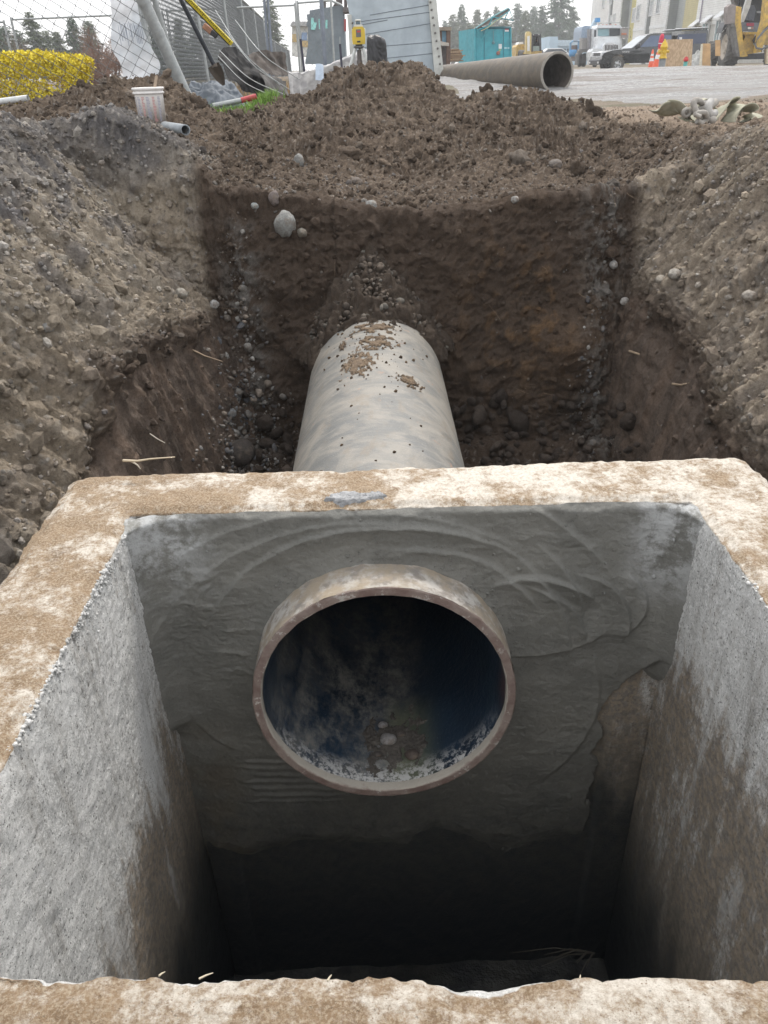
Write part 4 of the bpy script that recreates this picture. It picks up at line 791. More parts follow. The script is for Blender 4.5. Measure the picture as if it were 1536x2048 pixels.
protos = [conifer('conifer_tree', 1, .26, 1, ML1, M_bark), conifer('conifer_tree', 1, .17, 2, ML1, M_bark), conifer('conifer_tree', 1, .20, 3, ML2, M_bark), conifer('conifer_tree', 1, .12, 4, ML2, M_bark)]
used = set()
def place_tree(pk, px, ytop, ybase, Y, lab, wmul=1, rz=0, grp='conifers on the skyline'):
    b = at(px, ybase, Y); t = at(px, ytop, Y); h = (t.z-b.z)*1.0; o = protos[pk] if pk not in used else copy_tree(protos[pk]); used.add(pk)
    o.location = (b.x, Y, b.z-.0*h); o.scale = (h*wmul, h*wmul, h); o.rotation_euler.z = rz; return tag(o, lab, 'tree', grp)
for a in [(0, 1112, -40, 128, 190, 'tallest broad conifer right of the pale blue building'), (1, 1078, 10, 128, 190, 'narrow conifer behind the yellow excavator, left of the tallest one', 1.2), (0, 1062, 12, 128, 210, 'broad dark conifer directly behind the excavator cab', .9), (1, 1030, 5, 128, 200, 'narrow conifer behind the teal shed roof frame, right one', 1.2), (2, 1046, 20, 128, 170, 'pale conifer between teal shed and excavator', 1),
          (1, 990, 12, 130, 200, 'narrow conifer behind the left half of the teal shed', 1.1), (3, 972, 22, 130, 180, 'slim pale conifer just left of the teal shed roof frame', 1.5), (2, 952, 18, 130, 190, 'pale conifer above the left edge of the teal shed', 1.1), (0, 922, 8, 130, 190, 'broad conifer above the lumber pile', .8), (3, 905, 28, 130, 180, 'slim pale conifer right of the grey steel panel', 1.6), (1, 890, 40, 130, 200, 'small conifer peeking out beside the grey steel panel', 1.3), (2, 938, 45, 130, 160, 'short pale conifer behind the lumber pile', 1.4), (2, 1008, 36, 130, 165, 'short pale conifer right behind the teal shed', 1.4), (1, 1138, 14, 128, 200, 'narrow conifer right of the tallest one', 1.4),
          (0, 1096, 45, 128, 165, 'short broad conifer above the pale blue building', 1.1), (3, 1180, 62, 120, 180, 'slim faded conifer behind the white truck', 1.8), (2, 1162, 78, 120, 170, 'low faded conifer left of the white truck', 1.5), (3, 1195, 48, 120, 190, 'slim faded conifer beside the apartment block end', 1.5),
          (0, 14, 30, 165, 60, 'broad conifer at the left photo edge behind the fence', 1.2), (2, 88, 22, 165, 62, 'pale conifer above the yellow shrub', 1.5), (1, 56, 58, 165, 70, 'narrow conifer between the two left ones', 2), (2, 132, 62, 165, 66, 'short conifer right of the yellow shrub top', 1.9), (1, 34, 50, 165, 64, 'thin conifer second from the left photo edge', 2), (0, 166, 30, 165, 64, 'conifer left of the hanging white sheet', 1.1), (2, 112, 60, 165, 75, 'pale conifer in the gap right of the tallest left one', 1.8), (2, 198, 40, 165, 75, 'pale conifer touching the left side of the hanging sheet', 1.6), (0, 278, -30, 165, 40, 'dark conifer just right of the hanging white sheet', .6), (0, 330, 20, 165, 60, 'conifer behind the first panel of the fence running away', 1.2), (2, 372, 35, 165, 62, 'pale conifer behind the shovel handle', 1.4), (1, 410, 30, 165, 66, 'narrow conifer behind the yellow rule', 2), (2, 452, 48, 160, 64, 'pale conifer behind the black sheeting top', 1.5), (0, 488, 55, 160, 66, 'low conifer left of the paired posts', 1.2), (3, 548, -6, 120, 90, 'loose pale conifer above the fence running away', 1.9)]:
    place_tree(*a[:6], wmul=(a[6] if len(a) > 6 else 1)*(1.4 if a[1] > 560 else 1.1), rz=a[1]*1.7, grp='conifers on the skyline' if a[1] > 560 else 'conifers behind the near fence')
M_twig = mat('bare_twigs', (.20, .155, .13), .95, scale=3); M_red = mat('red_twigs', (.25, .165, .13), .95, scale=3)
for k, (px, yt, yb, Y, m_, lab) in enumerate([(165, 55, 190, 16, M_red, 'tangled reddish bare bush right of the yellow shrub'), (205, 40, 185, 15, M_red, 'tall reddish bare bush left of the hanging sheet'), (235, 70, 180, 14.5, M_red, 'low reddish bare bush behind the hanging sheet'), (125, 85, 185, 17, M_red, 'low brown bare bush behind the yellow shrub'), (265, 90, 178, 12, M_red, 'brown bare bush between the sheet and the leaning post'), (185, 75, 190, 14, M_red, 'dense brown bare bush low down left of the hanging sheet'), (145, 80, 190, 15.5, M_red, 'dense brown bare bush at the right end of the yellow shrub'), (222, 30, 185, 16.3, M_red, 'tallest reddish bare bush touching the left edge of the hanging sheet'), (330, 95, 180, 11, M_red, 'brown bare bush right of the leaning post'),
                                       (150, 0, 165, 30, M_twig, 'thin leafless tree above the yellow shrub'), (60, 10, 165, 32, M_twig, 'pale leafless tree behind the near fence'), (960, 60, 130, 150, M_twig, 'leafless grey tree left of the teal shed'), (1040, 70, 130, 140, M_twig, 'leafless grey tree right of the teal shed')]):
    bsh = bare('bare_bush' if Y < 20 else 'bare_tree', 1, .55 if Y < 20 else .42, 40+k, m_, 5, 1.9 if Y < 20 else .7, 4); b = at(px, yb, Y); t = at(px, yt, Y); h = (t.z-b.z); bsh.location = b; bsh.scale = (h*1.1, h*1.1, h*1.15); tag(bsh, lab, 'bush' if Y < 20 else 'tree', 'leafless shrubs and trees')
# tan dead grass and green grass
def grass(name, pts, n, L, c, c2, lab, lean=.35, wd=.004, seed=0):
    r = np.random.default_rng(seed); V = []; F = []
    for k in range(n):
        cx, cy, sx, sy = pts[r.integers(len(pts))]; x = cx+r.normal()*sx; y = cy+r.normal()*sy; z = float(terr(np.array([x]), np.array([y]))[0])-.01; h = L*r.uniform(.5, 1.3); d = r.normal(size=2)*lean*h; s = r.normal(size=2); s = s/np.linalg.norm(s)*wd
        q = len(V); V += [(x-s[0], y-s[1], z), (x+s[0], y+s[1], z), (x+d[0]*.3+s[0]*.7, y+d[1]*.3+s[1]*.7, z+h*.6), (x+d[0]*.3-s[0]*.7, y+d[1]*.3-s[1]*.7, z+h*.6), (x+d[0], y+d[1], z+h*.95)]; F += [(q, q+1, q+2, q+3), (q+3, q+2, q+4, q+4)]
    F = np.array(F); me = bpy.data.meshes.new(name); me.from_pydata(V, [], [tuple(dict.fromkeys(f)) for f in F.tolist()]); me.materials.append(leaf_mat(name+'_leaf', c, c2)); o = bpy.data.objects.new(name, me); COL.objects.link(o); return tag(o, lab, 'grass', kind='stuff')
def gp(px, Y, sx, sy): return ((px-768)/1778*Y, Y, sx, sy)
grass('green_grass', [gp(545, 7.5, .05, .12), gp(525, 7.25, .09, .12), gp(480, 6.9, .12, .10), gp(560, 7.7, .05, .15), gp(500, 7.0, .10, .1)], 1500, .11, (.20, .33, .06), (.12, .22, .04), 'bright green grass tufts between the grey tarp and the centre heap', seed=1, wd=.005)
grass('dry_grass', [gp(400, 9.8, .12, .5), gp(470, 11.5, .2, .5), gp(590, 14, .25, .4), gp(660, 14.5, .25, .3), gp(620, 15.5, .5, .3), gp(700, 15, .1, .3)], 2200, .38, (.42, .30, .16), (.28, .19, .10), 'tall dry tan grass along the foot of the fences', .22, .006, 2)

# sheet hung on the fence ----------------------------------------
M_sheet = NT('white_sheet', .6); M_sheet.color(M_sheet.mix(M_sheet.ramp(M_sheet.noise(3), .4, .6), (.84, .85, .87), (.70, .74, .78))); M_sheet = M_sheet.m
Ys = 6.98; S = lambda *p: [at(x, y, Ys+.05) for x, y in p]
sh = empty('hanging_sheet', at(262, 160, Ys+.05), label='crumpled white printed plastic sheet hanging on the near chain-link fence', cat='plastic sheet')
cloth('sheet', [S((214, -30), (236, -30), (258, -30), (272, -30)), S((222, 20), (240, 20), (262, 20), (276, 18)), S((222, 60), (240, 62), (262, 60), (284, 52)), S((223, 98), (246, 100), (272, 98), (300, 90)), S((240, 128), (256, 130), (284, 128), (320, 130)), S((246, 160), (262, 158), (284, 157), (312, 163))], M_sheet, 8, .03, 5, 5, parent=sh)
m = MB(); rr_ = random.Random(2)
for k in range(16):
    x = 236+k*3.0; y0 = 46+rr_.uniform(-3, 5); y1 = y0+rr_.uniform(22, 42); a = at(x, y0, Ys+.0); b = at(x+7, y1, Ys+.0); m.tube([a, b], .0018+.001*rr_.random(), 4)
build_rel(m, 'faded_print', mat('faded_ink', (.40, .44, .52), .8), sh)
# bucket ----------------------------------------------------------
bc = at(306, 243, 5.25); root = empty('plaster_bucket', bc-Vector((0, 0, .02)), label='white plastic bucket with printed columns standing behind the left bank', cat='bucket')
M_bkt = mat('bucket_plastic', (.66, .64, .62), .4, scale=20, var=.12)
m = MB(); m.lathe([(.001, .002), (.075, .002), (.078, .0), (.0835, .165), (.0835, .167), (.092, .168), (.092, .176), (.0875, .178), (.0875, .186), (.0935, .188), (.0935, .20), (.090, .202), (.086, .200), (.083, .17), (.078, .01), (.001, .008)], n=48); m.build('bucket_body', M_bkt, root)
m = MB(); m.lathe([(.001, .172), (.05, .174), (.0845, .171)], n=40); m.build('contents', mat('plaster', (.55, .52, .48), .9, scale=40, bump=.004), root)
for ci, (a0, w_, cl) in enumerate(((-2.55, .16, 'g'), (-2.15, .30, 'g'), (-1.80, .22, 'r'), (-1.42, .30, 'g'), (-1.02, .26, 'r'), (-.62, .26, 'g'))):
    m = MB(); rr_ = random.Random(ci)
    for k in range(17):
        z = .150-.0078*k; w2 = w_*rr_.uniform(.55, 1); rad = .0781+(.0835-.0781)*z/.165+.0006
        for q in range(6):
            a, b = a0-w_/2+w2*q/6, a0-w_/2+w2*(q+1)/6; f = lambda t, zz: (rad*math.cos(t), rad*math.sin(t), zz); m.quad(f(a, z-.0022), f(b, z-.0022), f(b, z+.0022), f(a, z+.0022))
    m.build('print_column', mat('ink_'+cl, (.33, .33, .40) if cl == 'g' else (.50, .25, .24), .7), root)
root = empty('stir_stick', at(306, 192, 5.25), label='flat wooden stir stick standing in the white bucket', cat='stick'); m = MB(); a = at(305, 192, 5.25); b = at(312, 150, 5.25); dd = (b-a); m.prism([(-.007, 0), (.009, 0), (.009, dd.length*.9), (.004, dd.length), (-.006, dd.length*.97)], -.0025, .0025); m.v = [tuple(Vector((0, 0, 1)).rotation_difference(dd) @ Vector(p)) for p in m.v]; m.build('stick_body', mat('stick_wood', (.42, .33, .25), .8), root)
# conduits ----------------------------------------------------------
def hollow(name, A, B, ro, ri, m_, lab, cat='pipe', grp=None, inner=None, n=28):
    A, B = Vector(A), Vector(B); root = empty(name, (A+B)/2, label=lab, cat=cat, group=grp); d = (B-A); q = Vector((0, 0, 1)).rotation_difference(d).to_matrix(); L = d.length/2
    m = MB(); m.lathe([(ri, -L), (ro, -L), (ro, L), (ri, L)], n=n, M=q); m.build('pipe_wall', m_, root); m = MB(); m.lathe([(ri, L), (ri, -L)], n=n, M=q); m.build('bore', inner or m_, root); return root
hollow('plastic_conduit', at(-60, 294, 4.15), at(118, 272, 4.9), .021, .018, M_pvc, 'long grey plastic pipe lying at the left photo edge on the bank top', grp='plastic pipes lying on the ground')
hollow('plastic_conduit', at(-60, 280, 4.45), at(112, 266, 5.0), .010, .008, mat('pinkish_pvc', (.48, .40, .42), .5), 'thin pinkish pipe lying along the long grey pipe', grp='plastic pipes lying on the ground')
hollow('plastic_conduit', at(330, 253, 5.1), at(371, 260, 4.75), .0275, .0225, M_pvc, 'short grey pipe end with open mouth beside the bucket', grp='plastic pipes lying on the ground')
hollow('plastic_conduit', at(-40, 208, 6.5), at(56, 196, 6.45), .021, .018, mat('white_pvc', (.68, .70, .70), .4), 'white plastic pipe at the left edge below the yellow shrub', grp='plastic pipes lying on the ground')
hollow('plastic_conduit', at(498, 228, 7.4), at(543, 210, 7.6), .022, .019, mat('dirty_pvc', (.40, .42, .38), .6, scale=20), 'dirty short pipe offcut lying in the green grass', grp='plastic pipes lying on the ground')
root = empty('marker_pole', at(470, 204, 7.35), label='grey pole with a red end lying across the grey tarp', cat='pole'); A, B, C_ = at(426, 212, 7.3), at(482, 201, 7.35), at(512, 193, 7.4)
m = MB(); m.tube([A, B], .021, 14); build_rel(m, 'pole_body', M_galv, root); m = MB(); m.tube([B, C_], .0225, 14); build_rel(m, 'red_end', mat('red_paint', (.42, .04, .05), .5, scale=30), root)
M_trash = mat('white_scrap', (.66, .66, .64), .6); cloth('litter', [[at(480, 238, 7.0), at(490, 240, 7.0), at(499, 246, 7.0)], [at(482, 246, 6.9), at(492, 249, 6.9), at(501, 255, 6.9)]], M_trash, 6, .01, 12, 3, label='white scrap of plastic on the soil below the green grass', cat='litter')
cloth('litter', [[at(495, 228, 7.2), at(505, 226, 7.2), at(515, 222, 7.2)], [at(497, 236, 7.1), at(507, 236, 7.1), at(513, 232, 7.1)]], mat('tan_scrap', (.45, .42, .33), .8), 6, .01, 12, 6, label='tan scrap beside the dirty pipe offcut', cat='litter')
# grey tarp heap
def heap(name, cx, cy, z0, rx, ry, hs, seed, m_, label, cat, amp=.05, fq=5, ridge=1.0):
    n = 110; a, b = np.meshgrid(np.linspace(-1, 1, n), np.linspace(-1, 1, n), indexing='ij'); q = np.stack([a.ravel()*rx*1.05, b.ravel()*ry*1.05, a.ravel()*0], -1); r_ = np.hypot(a.ravel(), b.ravel())
    prof = np.interp(a.ravel(), np.linspace(-1, 1, len(hs)), hs)*np.sqrt(np.clip(1-r_**2, 0, 1)); wv = q+.06*np.stack([fbm(q, 4, 2, seed+3), fbm(q, 4, 2, seed+4), q[:, 0]*0], -1)
    hh = prof*(1+.5*fbm(wv, fq, 2, seed)) + amp*fbm(wv, fq, 3, seed+1, .55, True)*np.clip(1.3-r_, 0, 1)*ridge
    V = np.stack([cx+q[:, 0], cy+q[:, 1], z0+hh], -1); F = grid_faces(n, n); keep = r_[F].max(1) < 1; V2, F2, _ = submesh(V, F, keep); return tag(np_mesh(name, V2, F2, m_), label, cat)
c = at(432, 200, 7.9); heap('grey_tarp', c.x, 7.9, c.z-.10, .30, .32, [.10, .26, .20, .17, .22, .17, .06], 11, mat('tarp_cloth', (.115, .135, .16), .75, scale=10, bump=.002, var=.3), 'crumpled dark grey-blue tarp heaped at the foot of the fence', 'tarp', .08, 5)
# silt fence fabric
Sx = lambda Y, *p: [at(x, y, Y+(.9 if Y > 10 else .35)*k) for k, (x, y) in enumerate(p)]
n_ = NT('silt_fabric', .75); n_.color(n_.mix(n_.ramp(n_.noise(5, 5, .6, stretch=(.4, .4, 2.5)), .38, .62), (.30, .30, .31), (.50, .50, .50))); M_silt = n_.m
cloth('silt_fence', [Sx(10.2, (576, 142), (604, 143), (632, 136), (662, 126), (706, 106), (738, 96)), Sx(10.15, (578, 150), (606, 149), (634, 142), (664, 133), (708, 116), (740, 104)), Sx(10.25, (582, 196), (608, 190), (636, 184), (664, 172), (708, 152), (740, 146))], M_silt, 10, .03, 4, 9, stretch=(2, 2, .5), label='pale grey silt fence fabric running behind the centre heap to the tripod', cat='fabric')
n_ = NT('black_sheeting', .65); n_.color(n_.mix(n_.ramp(n_.noise(4, 5, .7), .45, .62), (.006, .006, .007), (.028, .027, .026))); n_.b.inputs['Specular IOR Level'].default_value = .12; M_sht = n_.m
cloth('black_sheeting', [Sx(8.9, (434, 112), (452, 92), (474, 96), (492, 106)), Sx(8.8, (440, 118), (462, 122), (494, 130), (516, 140)), Sx(8.7, (452, 138), (480, 148), (520, 158), (560, 166)), Sx(8.6, (462, 156), (500, 182), (536, 198), (584, 196))], M_sht, 12, .05, 4.5, 13, stretch=(1, 1, 1), label='black plastic sheeting slumped against the fence behind the grass', cat='plastic sheet')
cloth('brown_sheeting', [Sx(9.2, (496, 108), (520, 100), (548, 102), (572, 104)), Sx(9.1, (506, 126), (530, 128), (552, 130), (574, 130)), Sx(9.0, (530, 142), (545, 148), (562, 150), (577, 150))], mat('brown_sheet', (.055, .042, .034), .8, scale=12, var=.5), 10, .04, 6, 17, label='dark brown torn sheet behind the black sheeting', cat='plastic sheet')
cloth('grey_flap', [Sx(8.55, (520, 145), (548, 152), (572, 162)), Sx(8.5, (532, 170), (556, 178), (578, 180)), Sx(8.45, (540, 192), (560, 196), (584, 194))], mat('dusty_sheet', (.085, .08, .075), .8, scale=12, var=.4), 10, .03, 6, 19, label='dusty grey flap folded over the lower end of the black sheeting', cat='plastic sheet')
cloth('plastic_tag', [[at(631, 128, 9.7), at(640, 127, 9.7), at(647, 131, 9.7)], [at(631, 160, 9.6), at(640, 161, 9.6), at(647, 158, 9.6)]], mat('pale_blue_plastic', (.42, .50, .60), .4), 6, .01, 10, 4, label='pale blue plastic tag hanging on the silt fence', cat='tag')
m = MB(); pp = [at(432+k*5, 118+k*4+4*math.sin(k), 8.5) for k in range(4)]
for k, (a, b) in enumerate((((430, 20), (560, 170)), ((450, 60), (580, 180)), ((438, 100), (575, 192)), ((436, 112), (560, 198)), ((470, 40), (600, 160)))):
    m.tube(catmull([at(*a, 8.75), at((a[0]+b[0])/2-8, (a[1]+b[1])/2+10, 8.35), at(*b, 8.4)], 8), .004, 5)
m.build('loose_wire', M_galv, label='loose sagging wires hanging in front of the black sheeting', cat='wire')
# shovel and yellow rule
root = empty('shovel', at(436, 160, 7.65), label='black-handled shovel with rusty blade leaning on the fence', cat='shovel'); A = at(430, 134, 7.55); B = at(352, -20, 7.4)
m = MB(); m.tube([A, B], .0185, 10); build_rel(m, 'handle', mat('black_handle', (.03, .035, .045), .45), root)
m = MB(); m.tube([A, at(428, 128, 7.55)], .024, 10); build_rel(m, 'socket', mat('rusty_blade', (.13, .105, .085), .7, scale=30), root)
bl = [(416, 118), (426, 124), (432, 126), (430, 112), (441, 128), (448, 150), (446, 168), (434, 158), (424, 142)]
G = [[at(416, 136, 7.56), at(426, 130, 7.60), at(437, 124, 7.56)], [at(424, 150, 7.58), at(434, 146, 7.64), at(445, 138, 7.58)], [at(436, 164, 7.62), at(442, 160, 7.66), at(449, 154, 7.62)], [at(446, 172, 7.66), at(447, 171, 7.67), at(450, 169, 7.66)]]
cloth('blade', G, mat('rusty_blade', (.13, .105, .085), .7), 6, 0, 5, 1, parent=root, thick=.006)
root = empty('measuring_rule', at(465, 90, 7.5), label='yellow marked rule leaning on the fence right of the shovel', cat='ruler'); A = at(464, 88, 7.55); B = at(370, -8, 7.35); dd = (B-A); q = Vector((0, 0, 1)).rotation_difference(dd).to_matrix()
m = MB(); m.box((0, 0, dd.length/2), (.036, .02, dd.length), bev=.004); m.v = [tuple(q @ Vector(p)+A-root.location) for p in m.v]; m.build('rule_body', mat('rule_yellow', (.62, .50, .04), .4, var=.1), root)
m = MB(); m.box((-.022, .004, dd.length/2), (.008, .022, dd.length-.02)); m.v = [tuple(q @ Vector(p)+A-root.location) for p in m.v]; m.build('black_edge', M_black, root)
m = MB()
for k in range(34): m.box((.004+.004*(k % 2), -.0108, .03+k*dd.length/35), (.012 if k % 5 else .024, .0012, .005))
m.v = [tuple(q @ Vector(p)+A-root.location) for p in m.v]; m.build('tick_marks', M_black, root)
root = empty('clamp_bracket', at(416, 58, 7.9), label='rusty orange and black bracket clipped on the fence under the yellow rule', cat='bracket'); m = MB(); m.box((0, 0, 0), (.09, .03, .05), rot(y=.7), bev=.006); m.build('bracket_body', mat('rust_orange', (.34, .17, .10), .8), root); m = MB(); m.box((.05, -.01, -.04), (.06, .035, .045), rot(y=.7), bev=.006); m.build('bracket_clip', M_black, root)
# laser level on its tripod -----------------------------------------
Yl = 13.0; c = at(718, 92, Yl); gz = .45; root = empty('laser_tripod', (c.x, Yl, gz), label='pale metal tripod standing behind the centre spoil heap', cat='tripod'); hz = c.z-gz; hd = (0, 0, hz-.02)
m = MB(); m.lathe([(.001, hz-.03), (.075, hz-.03), (.08, hz-.015), (.07, hz), (.001, hz)], n=20); m.build('head_plate', mat('dark_metal', (.09, .09, .09), .5), root)
m = MB(); m.tube([(0, 0, hz-.05), (0, 0, hz-.42)], .033, 12); m.tube([(0, 0, hz-.18), (0, 0, hz-.22)], .042, 12); m.build('centre_column', mat('grey_brown', (.16, .14, .13), .6), root)
for a in (-2.7, -.45, 1.4):
    m = MB(); e = (math.cos(a)*.36, math.sin(a)*.36, 0); m.tube([(math.cos(a)*.06, math.sin(a)*.06, hz-.03), (e[0]*.6, e[1]*.6, hz*.42)], [.022, .032], 8); m.tube([(e[0]*.6, e[1]*.6, hz*.42), e], .014, 8); m.build('leg', mat('pale_alloy', (.62, .64, .62), .4), root)
    m = MB(); m.box((e[0]*.6, e[1]*.6, hz*.42), (.07, .07, .05), bev=.01); m.build('leg_clamp', mat('dark_metal', (.09, .09, .09), .5), root)
lz = empty('laser_level', (c.x, Yl, c.z), label='yellow rotary laser level mounted on the tripod', cat='laser level')
m = MB(); m.prism([(-.085, .02), (.085, .02), (.095, .08), (.09, .20), (.065, .235), (-.065, .235), (-.09, .20), (-.095, .08)], -.06, .06); m.build('housing', mat('yellow_plastic', (.62, .44, .04), .4, var=.12), lz)
m = MB(); m.prism([(-.07, .232), (.07, .232), (.058, .26), (-.058, .26)], -.05, .05); m.box((-.092, 0, .12), (.014, .10, .19), bev=.005); m.box((.092, 0, .12), (.014, .10, .19), bev=.005); m.build('rim_guard', mat('pale_plastic', (.66, .66, .60), .5), lz)
m = MB(); m.lathe([(.001, .25), (.034, .25), (.034, .298), (.001, .30)], n=16); m.build('rotor_window', mat('rotor_glass', (.12, .17, .20), .15), lz)
m = MB(); m.box((0, 0, .312), (.08, .08, .022), bev=.006); m.build('rotor_cap', mat('pale_plastic', (.66, .66, .60), .5), lz)
m = MB()
for sx in (-1, 1): m.box((sx*.035, -.035, .275), (.007, .007, .055)); m.box((sx*.035, .035, .275), (.007, .007, .055))
m.build('rotor_post', mat('pale_plastic', (.66, .66, .60), .5), lz)
m = MB(); m.box((0, -.062, .155), (.072, .008, .095), bev=.003); m.build('control_panel', mat('panel_grey', (.13, .13, .13), .5), lz)
m = MB(); m.box((.006, -.067, .175), (.05, .004, .022)); m.build('red_badge', mat('badge_red', (.45, .06, .06), .5), lz)
m = MB(); m.box((0, -.061, .052), (.05, .006, .02)); m.box((0, 0, .008), (.10, .09, .024)); m.build('base_foot', M_black, lz)
# black bag right of it
c = at(754, 106, 12.6); V0, F0 = ico(5); q = V0/((abs(V0)**5).sum(1)**.2)[:, None]; q = q*np.array([.13, .14, .20])*(1+.16*fbm(V0, 1.6, 3, 23)[:, None]+.10*fbm(V0, 3.5, 3, 29, .55, True)[:, None]); q[:, 0] += .04*(-q[:, 2]+.0); q[:, 2] -= .3*np.maximum(0, q[:, 0])
o = np_mesh('black_bag', q, F0, mat('black_bag', (.025, .026, .030), .5, scale=8, var=.5)); o.location = c; tag(o, 'black plastic bag standing right of the laser tripod', 'bag')

# big pipe lying on the ground -----------------------------------------
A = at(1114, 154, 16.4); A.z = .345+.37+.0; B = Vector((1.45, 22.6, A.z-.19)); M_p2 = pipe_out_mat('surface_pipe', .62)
root = empty('surface_pipe', (A+B)/2, label='large dusty steel pipe lying on the ground, open mouth facing us', cat='pipe'); q = Vector((0, 1, 0)).rotation_difference(A-B).to_matrix(); L = (A-B).length/2
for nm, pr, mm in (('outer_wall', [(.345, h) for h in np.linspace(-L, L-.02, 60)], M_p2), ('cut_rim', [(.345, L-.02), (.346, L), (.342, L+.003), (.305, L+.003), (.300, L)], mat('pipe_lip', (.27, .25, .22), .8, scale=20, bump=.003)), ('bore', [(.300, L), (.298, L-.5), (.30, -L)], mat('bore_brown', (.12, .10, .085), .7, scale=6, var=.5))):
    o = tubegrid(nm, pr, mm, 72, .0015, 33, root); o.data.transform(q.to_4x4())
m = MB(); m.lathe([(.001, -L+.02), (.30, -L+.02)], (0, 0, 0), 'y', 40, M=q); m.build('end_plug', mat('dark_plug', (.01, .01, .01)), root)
# slings ---------------------------------------------------------------
M_web = mat('webbing', (.27, .27, .20), .9, scale=14, var=.25, bump=.0015, bs=200, c2=(.36, .345, .27)); M_rope = mat('grey_sleeve', (.33, .31, .28), .85, scale=18, var=.3, bump=.002)
def ribbon(name, pts, width, m_, parent, up=None, thick=.007, tw=0):
    C3 = catmull(pts, 10); V = []; n = len(C3)
    for i, p in enumerate(C3):
        t = C3[min(i+1, n-1)]-C3[max(i-1, 0)]; t /= np.linalg.norm(t)+1e-9; s = np.cross(t, [0, 0, 1.]); s = s/np.linalg.norm(s) if np.linalg.norm(s) > .1 else np.array([0, 1., 0]); nn = np.cross(s, t); a = tw*math.sin(i/n*4); s2 = s*math.cos(a)+nn*math.sin(a); nn = np.cross(s2, t)
        for u in np.linspace(-1, 1, 7): V.append(p+s2*u*width/2+nn*.010*u*u)
        for u in np.linspace(1, -1, 7): V.append(p+s2*u*width/2+nn*(.010*u*u-thick))
    F = grid_faces(n, 14).tolist(); F += [[i*14+13, (i+1)*14+13, (i+1)*14, i*14] for i in range(n-1)]
    V = np.array(V)-np.array(parent.location); return np_mesh(name, V, np.array(F), m_, parent=parent)
zt_ = lambda px, py, Y, dz=0: at(px, py, Y)+Vector((0, 0, dz))
SY = 7.6
def sling(lab, paths, wd, tw=0): 
    root = empty('lifting_sling', at(*paths[0][0][:2], SY), label=lab, cat='sling', group='webbing slings heaped by the road')
    for p in paths: ribbon('webbing_strap', [at(x, y, SY+dy) for x, y, dy in p], wd, M_web, root, tw=tw)
    return root
sling('flat olive webbing sling end lying at the left of the sling heap', [[(1307, 222, 0), (1322, 217, .02), (1340, 219, .05), (1352, 213, 0), (1372, 232, 0), (1392, 238, .0)]], .15, .9)
sling('olive webbing strap arched at the back of the sling heap', [[(1384, 226, .2), (1398, 203, .22), (1418, 200, .24), (1428, 214, .22), (1440, 230, .2)]], .12)
sling('olive webbing strap folded in the middle right of the heap', [[(1420, 242, 0), (1436, 228, .03), (1452, 208, .08), (1468, 204, .12), (1474, 214, .1), (1462, 236, .06)]], .17, .5)
sling('rounded webbing loop at the right end of the sling heap', [[(1456, 244, -.05), (1468, 226, -.03), (1488, 214, 0), (1502, 222, .04), (1504, 236, .02), (1490, 243, 0)]], .17, .3)
sling('dark underside of a webbing strap under the knotted sleeves', [[(1362, 234, -.05), (1378, 243, -.1), (1396, 246, -.1), (1412, 242, -.08)]], .14)
root = empty('rope_sleeve', at(1400, 240, SY-.15), label='thick grey knotted sleeve loop standing up in the middle of the slings', cat='sling')
m = MB(); m.tube(catmull([at(1408, 212, SY-.05), at(1400, 203, SY-.1), at(1391, 201, SY-.15), at(1387, 208, SY-.18), at(1392, 222, SY-.2), at(1399, 232, SY-.22), at(1406, 240, SY-.2)], 8), .026, 12); build_rel(m, 'sleeve_loop', M_rope, root)
m = MB(); m.tube(catmull([at(1390, 230, SY-.25), at(1398, 226, SY-.28), at(1410, 226, SY-.26), at(1414, 238, SY-.24), at(1404, 246, SY-.25), at(1394, 242, SY-.28)], 8), .022, 12); m.tube([at(1390, 229, SY-.3), at(1402, 234, SY-.32)], .018, 10); build_rel(m, 'shackle_bow', M_rope, root)
root = empty('rope_sleeve', at(1418, 230, SY-.1), label='second grey sleeve lying crosswise behind the standing loop', cat='sling')
m = MB(); m.tube(catmull([at(1372, 228, SY-.1), at(1384, 222, SY-.1), at(1402, 220, SY-.1), at(1418, 214, SY-.1), at(1432, 204, SY-.05)], 8), .030, 12); build_rel(m, 'sleeve_tube', M_rope, root)
m = MB(); m.tube(catmull([at(1422, 202, SY-.15), at(1417, 212, SY-.18), at(1418, 224, SY-.18), at(1424, 229, SY-.15), at(1430, 226, SY-.12)], 8), .032, 12); build_rel(m, 'sleeve_knot', mat('pale_sleeve', (.46, .45, .43), .85), root)
m = MB(); m.lathe([(.001, -.03), (.030, -.025), (.038, 0), (.030, .025), (.001, .03)], at(1424, 240, SY-.2)-root.location, n=16); m.build('sleeve_end', M_rope, root)
m = MB(); m.lathe([(.030, -.02), (.045, -.01), (.045, .01), (.030, .02), (.018, .02), (.018, -.02), (.03, -.02)], at(1373, 226, SY-.15)-root.location, 'y', 18); m.build('steel_eye', M_rope, root)
